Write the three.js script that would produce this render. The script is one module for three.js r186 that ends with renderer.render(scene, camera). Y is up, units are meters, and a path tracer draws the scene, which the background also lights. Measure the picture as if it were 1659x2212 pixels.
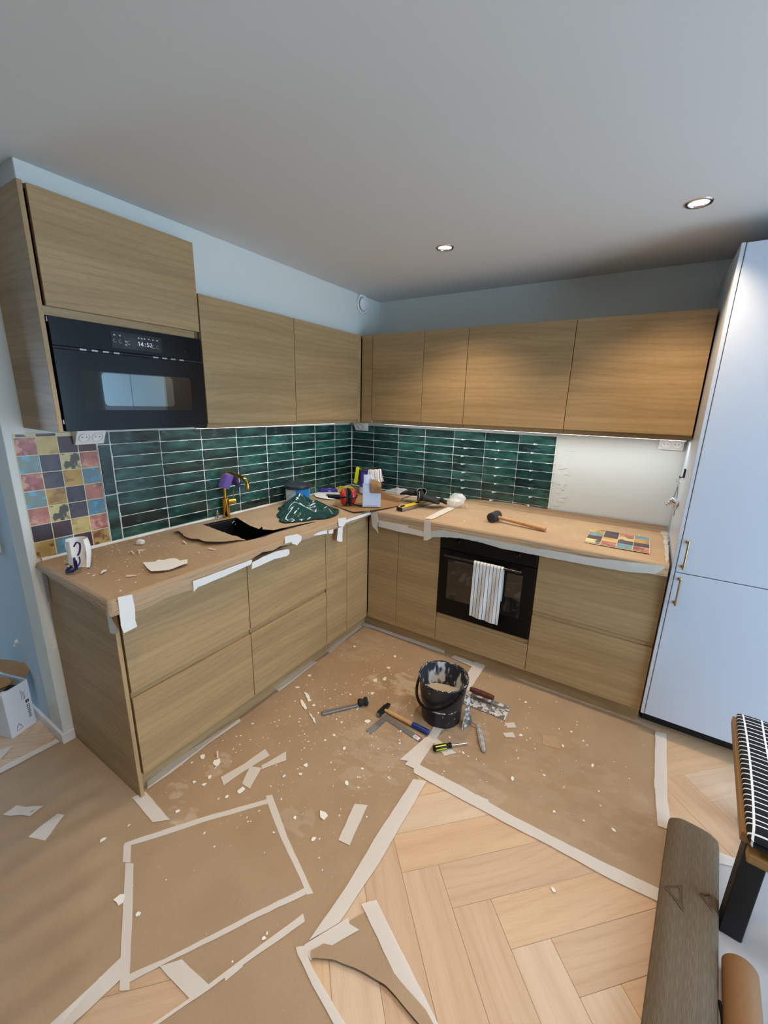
import * as THREE from 'three';
import { TessellateModifier } from 'three/addons/modifiers/TessellateModifier.js';
import { mergeGeometries, mergeVertices, toCreasedNormals } from 'three/addons/utils/BufferGeometryUtils.js';
import { RectAreaLightUniformsLib } from 'three/addons/lights/RectAreaLightUniformsLib.js';
import { MarchingCubes } from 'three/addons/objects/MarchingCubes.js';

// ---------------------------------------------------------------- camera, sky, lights, exposure
// World: x runs along the oven wall, z along the sink wall towards the viewer, y up; the corner of the room is the origin.
const scene = new THREE.Scene();
const camera = new THREE.PerspectiveCamera(102.28, 1659 / 2212, 0.05, 40);
camera.position.set(2.221, 1.6724, 2.9703);
camera.up.set(-0.15623, 0.96726, -0.20001);
camera.lookAt(1.70695, 1.41986, 2.15056);
scene.add(camera);
const renderer = new THREE.WebGLRenderer({ antialias: true });
renderer.toneMapping = THREE.LinearToneMapping;
renderer.toneMappingExposure = 1.42;
renderer.shadowMap.enabled = true;
RectAreaLightUniformsLib.init();
scene.background = new THREE.Color().setRGB(3.5, 5.0, 6.6);   // even overcast daylight, seen through the windows behind the viewer
const CEIL = 2.445;
const DOWN = { color: new THREE.Color().setRGB(1, 0.78, 0.54), power: 3.3 };   // recessed lamps
const LED = { color: new THREE.Color().setRGB(0.93, 0.98, 1), power: 47 };       // strips under the wall cabinets

// ---------------------------------------------------------------- helpers
let seed = 7;
const rnd = () => { seed = (seed * 1664525 + 1013904223) >>> 0; return seed / 4294967296; };
const rr = (a, b) => a + (b - a) * rnd();
const { clamp, lerp, smoothstep } = THREE.MathUtils;
const V = (x, y, z) => new THREE.Vector3(x, y, z);
const hash = (x, y, s) => { let h = (Math.imul(x, 374761393) + Math.imul(y, 668265263) + Math.imul(s, 2147483647 ^ 97)) | 0; h = Math.imul(h ^ (h >>> 13), 1274126177); return ((h ^ (h >>> 16)) >>> 0) / 4294967296; };
// smooth value noise that repeats after px, py cells
function pn(x, y, px, py, s) {
  const x0 = Math.floor(x), y0 = Math.floor(y), fx = x - x0, fy = y - y0, u = fx * fx * (3 - 2 * fx), v = fy * fy * (3 - 2 * fy), m = (a, n) => ((a % n) + n) % n;
  const a = hash(m(x0, px), m(y0, py), s), b = hash(m(x0 + 1, px), m(y0, py), s), c = hash(m(x0, px), m(y0 + 1, py), s), d = hash(m(x0 + 1, px), m(y0 + 1, py), s);
  return lerp(lerp(a, b, u), lerp(c, d, u), v);
}
const fbm = (x, y, px, py, s, o = 4) => { let t = 0, a = 0.5, k = 1; for (let i = 0; i < o; i++) { t += a * pn(x * k, y * k, px * k, py * k, s + i * 17); a *= 0.5; k *= 2; } return t / (1 - Math.pow(0.5, o)); };
const names = new Map();
function numbered(n) { const k = names.get(n) ?? 0; names.set(n, k + 1); return k ? `${n}_${String(k).padStart(3, '0')}` : n; }
function tag(o, label, category, group, kind) { if (label) o.userData.label = label; if (category) o.userData.category = category; if (group) o.userData.group = group; if (kind) o.userData.kind = kind; return o; }
function thing(name, label, category, pos = [0, 0, 0], turn = 0, group) { const o = new THREE.Group(); o.name = numbered(name); o.position.set(...pos); o.rotation.y = turn; scene.add(o); return tag(o, label, category, group); }
function mesh(name, g, m, parent = scene) { const o = new THREE.Mesh(g, m); o.name = parent === scene ? numbered(name) : name; o.castShadow = o.receiveShadow = true; parent.add(o); return o; }
function struct(name, g, m) { const o = mesh(name, g, m); o.userData.kind = 'structure'; return o; }
const merge = (...gs) => mergeGeometries(gs.flat().map((g) => { const k = g.index ? g.toNonIndexed() : g; for (const a of Object.keys(k.attributes)) if (!['position', 'normal', 'uv'].includes(a)) k.deleteAttribute(a); return k; }));
// uv in metres by the way each face looks; along = the axis the grain follows
function uvMetric(g, along = 'x', ou = 0, ov = 0) {
  const p = g.attributes.position, n = g.attributes.normal, uv = new Float32Array(p.count * 2), A = { x: 0, y: 1, z: 2 }[along];
  for (let i = 0; i < p.count; i += 3) {
    const s = [0, 0, 0]; for (let k = 0; k < 3; k++) { s[0] += n.getX(i + k); s[1] += n.getY(i + k); s[2] += n.getZ(i + k); }
    const w = s.map(Math.abs), ax = w[0] >= w[1] && w[0] >= w[2] ? 0 : w[1] >= w[2] ? 1 : 2;
    const [a, b] = [0, 1, 2].filter((q) => q !== ax), [uu, vv] = b === A ? [b, a] : [a, b];
    for (let k = 0; k < 3; k++) { const q = [p.getX(i + k), p.getY(i + k), p.getZ(i + k)]; uv[(i + k) * 2] = q[uu] + ou; uv[(i + k) * 2 + 1] = q[vv] + ov; }
  }
  g.setAttribute('uv', new THREE.BufferAttribute(uv, 2)); return g;
}
// a box with chamfered edges, from min to max corner
function box(x0, x1, y0, y1, z0, z1, c = 0.0015, along = 'x', ou = 0, ov = 0) {
  const h = [(x1 - x0) / 2, (y1 - y0) / 2, (z1 - z0) / 2], m = [(x0 + x1) / 2, (y0 + y1) / 2, (z0 + z1) / 2]; c = Math.min(c, h[0] * 0.9, h[1] * 0.9, h[2] * 0.9);
  const P = [], pt = (ax, s) => s.map((q, i) => m[i] + q * (i === ax ? h[i] : h[i] - c)), tri = (a, b, d, n) => {
    const e = V(...b).sub(V(...a)).cross(V(...d).sub(V(...a))); if (e.dot(n) < 0) P.push(...a, ...d, ...b); else P.push(...a, ...b, ...d); };
  for (let ax = 0; ax < 3; ax++) {
    const [a, b] = [0, 1, 2].filter((q) => q !== ax);
    for (const s of [-1, 1]) {
      const q = [[-1, -1], [1, -1], [1, 1], [-1, 1]].map(([i, j]) => { const t = [0, 0, 0]; t[ax] = s; t[a] = i; t[b] = j; return pt(ax, t); }), n = V(0, 0, 0).setComponent(ax, s);
      tri(q[0], q[1], q[2], n); tri(q[0], q[2], q[3], n);
    }
    for (const i of [-1, 1]) for (const j of [-1, 1]) {   // the edge along ax
      const t = (k) => { const r = [0, 0, 0]; r[ax] = k; r[a] = i; r[b] = j; return r; }, n = V(0, 0, 0).setComponent(a, i).setComponent(b, j);
      const q = [pt(a, t(-1)), pt(a, t(1)), pt(b, t(1)), pt(b, t(-1))]; tri(q[0], q[1], q[2], n); tri(q[0], q[2], q[3], n);
    }
  }
  for (const i of [-1, 1]) for (const j of [-1, 1]) for (const k of [-1, 1]) tri(pt(0, [i, j, k]), pt(1, [i, j, k]), pt(2, [i, j, k]), V(i, j, k));
  const g = new THREE.BufferGeometry(); g.setAttribute('position', new THREE.Float32BufferAttribute(P, 3)); g.computeVertexNormals(); return uvMetric(g, along, ou, ov);
}
const shapeOf = (pts, holes = []) => { const s = new THREE.Shape(pts.map(([a, b]) => new THREE.Vector2(a, b))); for (const h of holes) s.holes.push(new THREE.Path(h.map(([a, b]) => new THREE.Vector2(a, b)))); return s; };
// a polygon extruded along an axis: 'y': points are [x,z]; 'x': [z,y]; 'z': [x,y]
function prism(pts, t0, t1, axis = 'z', bevel = 0, holes = []) {
  const f = axis === 'y' ? ([a, b]) => [a, -b] : axis === 'x' ? ([a, b]) => [-a, b] : (q) => q;
  const g = new THREE.ExtrudeGeometry(shapeOf(pts.map(f), holes.map((h) => h.map(f))), { depth: t1 - t0 - 2 * bevel, bevelEnabled: bevel > 0, bevelSize: bevel, bevelThickness: bevel, bevelOffset: -bevel, bevelSegments: 1, curveSegments: 6 });
  g.translate(0, 0, t0 + bevel); if (axis === 'y') g.rotateX(-Math.PI / 2); if (axis === 'x') g.rotateY(Math.PI / 2);
  return uvMetric(g.index ? g.toNonIndexed() : g, axis === 'x' ? 'z' : 'x');
}
const lathe = (pts, seg = 32) => new THREE.LatheGeometry(pts.map(([a, b]) => new THREE.Vector2(Math.max(a, 1e-5), b)), seg);
const tube = (pts, r, seg = 40, rad = 8, closed = false) => new THREE.TubeGeometry(new THREE.CatmullRomCurve3(pts.map((q) => V(...q)), closed), seg, r, rad, closed);
// capped rod between two points, with a tapering radius
function rod(a, b, r0, r1 = r0, seg = 12) {
  const A = V(...a), B = V(...b), d = B.clone().sub(A), g = new THREE.CylinderGeometry(r1, r0, d.length(), seg); g.translate(0, d.length() / 2, 0);
  g.applyQuaternion(new THREE.Quaternion().setFromUnitVectors(V(0, 1, 0), d.normalize())); return g.translate(A.x, A.y, A.z);
}
const moved = (g, x = 0, y = 0, z = 0, rx = 0, ry = 0, rz = 0) => { g.rotateX(rx); g.rotateZ(rz); g.rotateY(ry); return g.translate(x, y, z); };
// a flat sheet of [x,z] points cut fine enough to follow a height function
function sheet(pts, hf, step = 0.05, holes = [], uvs = 1) {
  let g = new THREE.ShapeGeometry(shapeOf(pts.map(([a, b]) => [a, -b]), holes.map((h) => h.map(([a, b]) => [a, -b])))); g.rotateX(-Math.PI / 2); g.deleteAttribute('uv'); g.deleteAttribute('normal');
  g = new TessellateModifier(step, 9).modify(g); const p = g.attributes.position, uv = new Float32Array(p.count * 2);
  for (let i = 0; i < p.count; i++) { uv[i * 2] = p.getX(i) * uvs; uv[i * 2 + 1] = p.getZ(i) * uvs; p.setY(i, hf(p.getX(i), p.getZ(i))); }
  g.setAttribute('uv', new THREE.BufferAttribute(uv, 2)); g = mergeVertices(g, 1e-5); g.computeVertexNormals(); return g;
}
// grid surface from a function of (u, v) in 0..1; a second sheet closes its back when thick > 0
function grid(fn, nu, nv, closedU = false) {
  const P = [], U = [], I = []; for (let j = 0; j <= nv; j++) for (let i = 0; i <= nu; i++) { P.push(...fn(i / nu, j / nv)); U.push(i / nu, j / nv); }
  for (let j = 0; j < nv; j++) for (let i = 0; i < nu; i++) { const a = j * (nu + 1) + i; I.push(a, a + 1, a + nu + 1, a + 1, a + nu + 2, a + nu + 1); }
  const g = new THREE.BufferGeometry(); g.setAttribute('position', new THREE.Float32BufferAttribute(P, 3)); g.setAttribute('uv', new THREE.Float32BufferAttribute(U, 2)); g.setIndex(I); g.computeVertexNormals(); return g;
}
// several pixels' worth of noise in three dimensions, for crumpling
const n3 = (x, y, z, s = 3) => (pn(x + 50, y + 50, 997, 997, s) + pn(y + 31, z + 77, 997, 997, s + 5) + pn(z + 13, x + 29, 997, 997, s + 9)) / 1.5 - 1;
function jitterOutline(pts, step, amp, s) {
  const out = []; pts.forEach((a, i) => { const b = pts[(i + 1) % pts.length], L = Math.hypot(b[0] - a[0], b[1] - a[1]), n = Math.max(1, Math.round(L / step)); for (let k = 0; k < n; k++) { const t = k / n, w = k ? (hash(i * 31 + k, s, 5) - 0.5) * 2 * amp : 0; out.push([lerp(a[0], b[0], t) - (b[1] - a[1]) / L * w, lerp(a[1], b[1], t) + (b[0] - a[0]) / L * w]); } }); return out;
}

// ---------------------------------------------------------------- textures and materials
function dataTex(w, h, fn, { srgb = true, rx = 1, ry = 1 } = {}) {
  const d = new Uint8Array(w * h * 4); for (let y = 0; y < h; y++) for (let x = 0; x < w; x++) { const c = fn(x / w, y / h, x, y), i = (y * w + x) * 4; for (let k = 0; k < 3; k++) d[i + k] = clamp(c[k], 0, 255); d[i + 3] = c[3] ?? 255; }
  const t = new THREE.DataTexture(d, w, h); t.wrapS = t.wrapT = THREE.RepeatWrapping; t.magFilter = THREE.LinearFilter; t.minFilter = THREE.LinearMipmapLinearFilter; t.generateMipmaps = true; if (srgb) t.colorSpace = THREE.SRGBColorSpace; t.repeat.set(rx, ry); t.needsUpdate = true; return t;
}
function canvasTex(w, h, draw) { const c = document.createElement('canvas'); c.width = w; c.height = h; draw(c.getContext('2d'), w, h); const t = new THREE.CanvasTexture(c); t.colorSpace = THREE.SRGBColorSpace; return t; }
const mix3 = (a, b, t) => [lerp(a[0], b[0], t), lerp(a[1], b[1], t), lerp(a[2], b[2], t)];
// u follows the grain; the piece is W by H metres
function woodTex(w, h, W, H, light, dark, s, figure = 1, pores = 0.2) {
  return dataTex(w, h, (u, v) => {
    const wob = fbm(u * 2, v * 5, 2, 5, s, 2) * 0.9 + fbm(u * 6, v * 12, 6, 12, s + 3, 2) * 0.08, ring = Math.abs(((v * 24 * figure + wob * 3.4) % 1) - 0.5) * 2;
    const fine = pn(u * 24, v * 260, 24, 260, s + 5) * 0.6 + pn(u * 60, v * 512, 60, 512, s + 6) * 0.4, band = fbm(u * 2, v * 14, 2, 14, s + 8);
    const pore = pn(u * 90, v * 420, 90, 420, s + 11) > 0.83 ? pores : 0;
    return mix3(light, dark, clamp(0.2 * Math.pow(ring, 3) + 0.3 * fine + 0.55 * (band - 0.3) + pore, 0, 1));
  }, { rx: 1 / W, ry: 1 / H });
}
const std = (o) => new THREE.MeshStandardMaterial({ roughness: 0.6, ...o });
const phys = (o) => new THREE.MeshPhysicalMaterial({ roughness: 0.5, ...o });
const oakTex = woodTex(1024, 1024, 1.5, 0.75, [186, 156, 112], [139, 111, 74], 11);
const floorTex = woodTex(1024, 1024, 1.4, 0.7, [222, 195, 166], [188, 156, 126], 41, 0.8, 0.08);
const kraftTex = dataTex(512, 512, (u, v, x, y) => { const a = fbm(u * 6, v * 6, 6, 6, 71) - 0.5, f = hash(x, y, 3) - 0.5, l = pn(u * 40, v * 256, 40, 256, 75) - 0.5; return [176 + a * 16 + f * 8 + l * 8, 148 + a * 15 + f * 8 + l * 8, 116 + a * 13 + f * 7 + l * 7]; }, { rx: 1.2, ry: 1.2 });
const crumple = (s, k) => dataTex(512, 512, (u, v) => { const q = 1 - Math.abs(fbm(u * k, v * k, k, k, s, 4) * 2 - 1), r = fbm(u * k * 2, v * k * 2, k * 2, k * 2, s + 40, 3); const t = 255 * (0.6 * q + 0.4 * r); return [t, t, t]; }, { srgb: false });
const crumpleTex = crumple(91, 5);
const plasterBump = dataTex(512, 512, (u, v, x, y) => { const t = 120 + 90 * (fbm(u * 60, v * 60, 60, 60, 5, 3) - 0.5) + 40 * (hash(x, y, 9) - 0.5); return [t, t, t]; }, { srgb: false, rx: 2.5, ry: 2.5 });
const greenTex = dataTex(1024, 1024, (u, v) => {
  const a = fbm(u * 9, v * 26, 9, 26, 131, 4), b = fbm(u * 22, v * 60, 22, 60, 137, 3), c = fbm(u * 5, v * 9, 5, 9, 139, 3);
  let q = mix3([22, 48, 45], [58, 104, 94], clamp((a - 0.28) * 1.9, 0, 1)); q = mix3(q, [20, 30, 34], clamp((c - 0.52) * 3, 0, 0.6)); return mix3(q, [104, 136, 126], clamp((b - 0.66) * 2.4, 0, 0.35));
}, { rx: 0.9, ry: 0.9 });
const greenBump = dataTex(256, 256, (u, v) => { const t = 255 * fbm(u * 9, v * 12, 9, 12, 151, 3); return [t, t, t]; }, { srgb: false, rx: 1.6, ry: 1.6 });
const patina = (a, b, c, s, spot = 0) => dataTex(256, 256, (u, v) => { const n = fbm(u * 5, v * 5, 5, 5, s, 5), m = fbm(u * 11, v * 11, 11, 11, s + 7, 4); let q = mix3(a, b, clamp((n - 0.3) * 2.2, 0, 1)); q = mix3(q, c, clamp((m - 0.55) * (spot ? 9 : 4), 0, spot || 0.7)); return q; }, { rx: 3.1, ry: 3.1 });
const PAT = [
  patina([128, 62, 62], [196, 128, 110], [226, 178, 150], 201), patina([196, 166, 92], [216, 196, 130], [170, 132, 62], 211), patina([74, 46, 50], [92, 60, 58], [60, 44, 56], 221),
  patina([96, 130, 150], [130, 142, 130], [96, 168, 206], 231, 0.9), patina([62, 54, 66], [84, 74, 82], [52, 46, 60], 241), patina([196, 184, 122], [214, 200, 146], [72, 62, 58], 251, 0.9), patina([186, 140, 62], [206, 160, 84], [140, 100, 60], 261), patina([170, 140, 80], [204, 182, 110], [120, 66, 30], 271, 0.8),
].map((map) => std({ map, roughness: 0.35 }));
const M = {
  wall: std({ color: new THREE.Color().setRGB(0.75, 0.765, 0.72), roughness: 0.92, bumpMap: plasterBump, bumpScale: 0.0006 }),
  hallPaint: std({ color: new THREE.Color().setRGB(0.5, 0.63, 0.72), roughness: 0.92, bumpMap: plasterBump, bumpScale: 0.0005 }),   // pale blue paint; the white skirting under it is less blue in the same light
  ceiling: std({ color: new THREE.Color().setRGB(0.7, 0.7, 0.68), roughness: 0.95 }),
  trim: std({ color: new THREE.Color().setRGB(0.8, 0.8, 0.8), roughness: 0.45 }),
  oak: std({ map: oakTex, roughness: 0.5, bumpMap: oakTex, bumpScale: 0.0002 }),
  carcass: std({ color: 0x6d5a42, roughness: 0.7 }),
  plank: [0xffffff, 0xf3ece6, 0xfaf0e4].map((c) => std({ map: floorTex, color: c, roughness: 0.48, bumpMap: floorTex, bumpScale: 0.0002 })),
  subfloor: std({ color: 0x6b5540, roughness: 0.9 }),
  kraft: std({ map: kraftTex, roughness: 0.72, side: THREE.DoubleSide, bumpMap: crumpleTex, bumpScale: 0.0045 }),
  kraftPlain: std({ map: kraftTex, roughness: 0.75, side: THREE.DoubleSide }),
  tape: std({ color: 0xe8e0d6, roughness: 0.75, side: THREE.DoubleSide, transparent: true, opacity: 0.78 }),
  tapeFilm: std({ color: 0xdadfda, roughness: 0.35, side: THREE.DoubleSide, transparent: true, opacity: 0.72 }),
  green: [0xffffff, 0xd8e4dc, 0xc8ccca, 0xf0fff4].map((c) => phys({ map: greenTex, color: c, roughness: 0.22, bumpMap: greenBump, bumpScale: 0.0025, clearcoat: 0.4, clearcoatRoughness: 0.1 })),
  grout: std({ color: 0xf0eee8, roughness: 0.95 }),
  spacer: std({ color: 0xf1efe9, roughness: 0.5 }),
  black: phys({ color: 0x050506, roughness: 0.36, ior: 1.33 }),
  blackGlass: phys({ color: 0x07090b, roughness: 0.06, clearcoat: 1, clearcoatRoughness: 0.03 }),
  sinkBlack: std({ color: 0x0b0b0d, roughness: 0.55 }),
  steel: std({ color: 0xb9bcc0, metalness: 1, roughness: 0.3 }),
  steelWorn: std({ color: 0x9c9ea2, metalness: 0.9, roughness: 0.45 }),
  chrome: std({ color: 0xe2e2e4, metalness: 1, roughness: 0.1 }),
  brass: std({ color: 0xd6a847, metalness: 1, roughness: 0.12 }),
  white: phys({ color: 0xc9d0dc, roughness: 0.36 }),
  whitePlastic: std({ color: 0xf1f1ee, roughness: 0.4 }),
  paper: std({ color: 0xf2f0ec, roughness: 0.8, side: THREE.DoubleSide }),
  plasterChip: std({ color: 0xefece4, roughness: 0.95 }),
  cardboard: std({ map: kraftTex, color: 0xe6cfae, roughness: 0.85, side: THREE.DoubleSide }),
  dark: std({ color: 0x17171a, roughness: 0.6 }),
};

// ---------------------------------------------------------------- the room
const ROOM = { x1: 4.6, z1: 8.2, xh: -2.5, ze: 2.365 };
const wallLeft = struct('wall_left', box(-0.15, 0, 0, CEIL, -0.15, ROOM.ze, 0.002), M.wall);
const wallBack = struct('wall_back', box(0, ROOM.x1 + 0.15, 0, CEIL, -0.15, 0, 0.001), M.wall);
struct('wall_hall', box(ROOM.xh - 0.15, -0.15, 0, CEIL, ROOM.ze - 0.15, ROOM.ze, 0.001), M.hallPaint);
const WIN_R = [0.9, 2.7, 0.2, 2.25], WIN_L = [2.6, 3.5, 0.7, 2.0];
const rect = (a, b, c, d) => [[a, c], [b, c], [b, d], [a, d]];
struct('wall_right', prism(rect(0, ROOM.z1 + 0.15, 0, CEIL), ROOM.x1, ROOM.x1 + 0.15, 'x', 0, [rect(...WIN_R)]), M.wall);
struct('wall_front', box(ROOM.xh, ROOM.x1, 0, CEIL, ROOM.z1, ROOM.z1 + 0.15, 0.001), M.hallPaint);
struct('wall_far_left', prism(rect(ROOM.ze, ROOM.z1 + 0.15, 0, CEIL), ROOM.xh - 0.15, ROOM.xh, 'x', 0, [rect(...WIN_L)]), M.hallPaint);
function windowFrame(n, [a, b, c, d], at, axis) {
  const bars = [[a, a + 0.06, c, d], [b - 0.06, b, c, d], [a, b, c, c + 0.06], [a, b, d - 0.06, d], [(a + b) / 2 - 0.03, (a + b) / 2 + 0.03, c, d]];
  struct('window_' + n, merge(bars.map(([p, q, r, s]) => axis === 'x' ? box(at + 0.04, at + 0.1, r, s, p, q, 0.004) : box(p, q, r, s, at + 0.04, at + 0.1, 0.004))), M.trim);
}
windowFrame(1, WIN_R, ROOM.x1, 'x'); windowFrame(2, WIN_L, ROOM.xh - 0.15, 'x');
// recessed lamp positions; the ceiling has real holes for them
const LAMPS = [[1.2011, 0.8311], [2.2412, 0.8031], [1.13, 2.47], [2.24, 2.55]];
const hole = (x, z, r) => Array.from({ length: 24 }, (_, i) => [x + r * Math.cos(i / 12 * Math.PI), z + r * Math.sin(i / 12 * Math.PI)]);
struct('ceiling', prism(rect(ROOM.xh - 0.15, ROOM.x1 + 0.15, -0.15, ROOM.z1 + 0.15), CEIL, CEIL + 0.12, 'y', 0, LAMPS.map(([x, z]) => hole(x, z, 0.036))), M.ceiling);
const soffit = struct('soffit', prism([[0, 2.155], [1.658, 2.155], [1.658, 2.366], [2.267, 2.366], [2.267, CEIL], [0, CEIL]], 0, 0.271, 'x', 0.002), M.wall);
struct('baseboard_hall', box(ROOM.xh, -0.002, 0, 0.058, ROOM.ze, ROOM.ze + 0.013, 0.003), M.trim);
struct('baseboard_left', box(0, 0.012, 0, 0.058, 2.322, ROOM.ze + 0.013, 0.003), M.trim);
struct('trim_1', box(-0.46, -0.33, 0.93, 2.1, ROOM.ze, ROOM.ze + 0.02, 0.003), M.trim);

// lamps
const glow = std({ color: 0xffffff, emissive: new THREE.Color().setRGB(1, 0.95, 0.92), emissiveIntensity: 5 });
const labelsLamp = ['small round recessed ceiling lamp above the corner of the kitchen', 'small round recessed ceiling lamp near the tall white cabinet', 'small round recessed ceiling lamp above the brown paper on the floor', 'small round recessed ceiling lamp above the herringbone floor'];
LAMPS.forEach(([x, z], i) => {
  const t = thing('ceiling_lamp', labelsLamp[i], 'ceiling lamp', [x, CEIL, z], 0, 'recessed ceiling lamps');
  mesh('ring', lathe([[0.0345, 0.012], [0.0345, -0.001], [0.037, -0.004], [0.044, -0.004], [0.046, 0]], 36), M.chrome, t);
  mesh('reflector', lathe([[0.0345, 0.012], [0.0335, 0.03], [0.032, 0.05], [0, 0.052]], 28), M.steelWorn, t);
  mesh('diffuser', moved(new THREE.CylinderGeometry(0.0325, 0.0325, 0.004, 28), 0, 0.017, 0), glow, t);
  const s = new THREE.SpotLight(DOWN.color, DOWN.power, 0, 0.96, 0.5, 2); s.position.set(0, 0.012, 0); s.target.position.set(0, -2, 0); s.castShadow = true; s.shadow.radius = 1.1; s.shadow.mapSize.set(1024, 1024); t.add(s, s.target);
});

// wall tiles: each glazed tile is a piece of its wall
const TG = {};
function tileGeo(kind, w, h, k) {
  const key = [kind, w.toFixed(4), h.toFixed(4), k].join(); return TG[key] ??= kind === 'left' ? box(0, 0.009, -h / 2, h / 2, -w / 2, w / 2, 0.0022, 'z', k * 0.37, k * 0.61) : box(-w / 2, w / 2, -h / 2, h / 2, 0, 0.009, 0.0022, 'x', k * 0.43, k * 0.29); }
function putTile(wall, kind, a, y, w, h) {
  const o = mesh('tile', tileGeo(kind, w, h, Math.floor(rnd() * 7)), M.green[Math.floor(rnd() * 4)], wall); o.position.set(kind === 'left' ? 0.0005 : a, y, kind === 'left' ? a : 0.0005);
  o.rotation.set(kind === 'left' ? 0 : rr(-0.006, 0.006), kind === 'left' ? rr(-0.002, 0.002) : rr(-0.002, 0.002), kind === 'left' ? rr(-0.006, 0.006) : 0);
}
const GAP = 0.0032, GAPR = 0.0022, crossL = merge(box(0, 0.0105, -0.0085, 0.0085, -0.0011, 0.0011, 0.0003), box(0, 0.0105, -0.0011, 0.0011, -0.0085, 0.0085, 0.0003)), crossR = merge(box(-0.0011, 0.0011, -0.0085, 0.0085, 0, 0.0105, 0.0003), box(-0.0085, 0.0085, -0.0011, 0.0011, 0, 0.0105, 0.0003));
const zc = [0.012, ...Array.from({ length: 8 }, (_, k) => 0.2432 + 0.2466 * k)], rowL = (i, z) => 1.434 + 0.0083 * z - 0.0611 * i;
for (let c = 0; c < 8; c++) {
  const z0 = zc[c], z1 = zc[c + 1], zm = (z0 + z1) / 2, w = z1 - z0 - GAP;
  for (let r = -1; r < 8; r++) { const top = rowL(r, zm), bot = r === 7 ? 0.967 : rowL(r + 1, zm); putTile(wallLeft, 'left', zm, (top + bot) / 2, w, r === 7 ? 0.0515 : 0.0579); }
  for (let r = 0; r < 8; r++) if (rnd() < 0.72) { const o = mesh('tile_spacer', crossL, M.spacer, wallLeft); o.position.set(0, rowL(r, z1), z1); }
}
// upright cut tiles that finish the left edge
for (const [y0, y1] of [[1.452, 1.51], [1.2045, 1.4475], [0.967, 1.2]]) putTile(wallLeft, 'left', 1.9996, (y0 + y1) / 2, 0.052, y1 - y0);
const xc = [0.012, ...Array.from({ length: 7 }, (_, k) => 0.2425 + 0.24357 * k)], rowR = (i) => 1.433 - 0.0605 * i;
for (let c = 0; c < 7; c++) {
  const x0 = xc[c], x1 = xc[c + 1], w = x1 - x0 - GAPR;
  for (let r = -1; r < 8; r++) { const top = rowR(r), bot = r === 7 ? 0.962 : rowR(r + 1); putTile(wallBack, 'back', (x0 + x1) / 2, (top + bot) / 2, w, r === 7 ? 0.0455 : 0.0573); }
  for (let r = 0; r < 8; r++) if (rnd() < 0.8) { const o = mesh('tile_spacer', crossR, M.spacer, wallBack); o.position.set(c === 6 ? x1 + 0.001 : x1, rowR(r), 0); }
}
for (let r = 0; r < 8; r++) { const o = mesh('tile_spacer', crossL, M.spacer, wallLeft); o.position.set(0.001, rowL(r, 0), 0.0115); }
// white grout squeezed out of the joints in uneven ridges
function ridges(lines, s) { return merge(lines.map(([a, b, fat], i) => { const L = Math.hypot(b[0] - a[0], b[1] - a[1]), d = [(b[0] - a[0]) / L, (b[1] - a[1]) / L]; return grid((u, v) => { const q = fbm(u * L * 26, i * 3.1, 999, 999, s, 3), k = clamp((q - 0.36) * fat * 2.6, 0.02, 1) * 0.0036, o = (v - 0.5) * 2 * k + 0.0012 * (pn(u * L * 40, i, 999, 99, s + 3) - 0.5); return [a[0] + d[0] * u * L - d[1] * o, a[1] + d[1] * u * L + d[0] * o, 0.0072 + 0.0033 * (1 - Math.abs(v - 0.5) * 2) * (k > 0.0004 ? 1 : 0)]; }, Math.round(L * 90), 2); })); }
{ const g = ridges([...Array.from({ length: 8 }, (_, r) => [[0.012, rowR(r)], [1.7, rowR(r)], r < 4 ? 1 : 0.55]), ...xc.slice(1, 7).map((x, i) => [[x, 0.965], [x, 1.49], i < 4 ? 0.7 : 0.35])], 611); mesh('grout_ridges', g, M.grout, wallBack); }
{ const g = ridges([...Array.from({ length: 8 }, (_, r) => [[0.012, rowL(r, 0.012)], [1.969, rowL(r, 1.969)], 1.25]), ...zc.slice(1).map((z) => [[z, 0.97], [z, 1.505], 1.3]), [[2.029, 0.968], [2.029, 1.45], 0.8], [[0.0125, 0.97], [0.0125, 1.49], 1]], 631), p = g.attributes.position; for (let i = 0; i < p.count; i += 3) { const q = [0, 2, 1].map((k) => [p.getZ(i + k), p.getY(i + k), p.getX(i + k)]); q.forEach((c, k) => p.setXYZ(i + k, ...c)); } g.computeVertexNormals(); mesh('grout_ridges', g, std({ color: 0xf0eee8, roughness: 0.95, side: THREE.DoubleSide }), wallLeft); }
// the old square tiles at the end of the sink wall
const PLAN = [[0, 1, 2, 2], [3, 4, 5, 0], [0, 4, 6, 3], [3, 6, 4, 0], [0, 5, 4, 3], [4, 2, 1, 0], [7, 3, 2, 7]];
const sqGeo = Array.from({ length: 5 }, (_, k) => box(0, 0.004, -0.0366, 0.0366, -0.0366, 0.0366, 0.001, 'z', k * 0.13, k * 0.21));
PLAN.forEach((row, r) => row.forEach((k, c) => { const o = mesh('square_tile', sqGeo[Math.floor(rnd() * 5)], PAT[k], wallLeft); o.position.set(0, 1.4605 - 0.0763 * r, 2.2972 - 0.0762 * c); }));
[5, 2].forEach((k, c) => { const o = mesh('square_tile', box(0, 0.004, 1.5005, 1.512, 2.262 - 0.0762 * c, 2.3335 - 0.0762 * c, 0.001, 'z'), PAT[k], wallLeft); });
mesh('grout_bed', box(0, 0.0032, 0.966, 1.513, 2.03, 2.336, 0.0003), std({ color: 0xe6dcba, roughness: 0.8 }), wallLeft);
mesh('grout_bed', box(0, 0.0066, 0.958, 1.512, 0, 2.03, 0.0003), M.grout, wallLeft);
mesh('grout_bed', box(0, 1.709, 0.958, 1.492, 0, 0.006, 0.0003), M.grout, wallBack);
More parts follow.
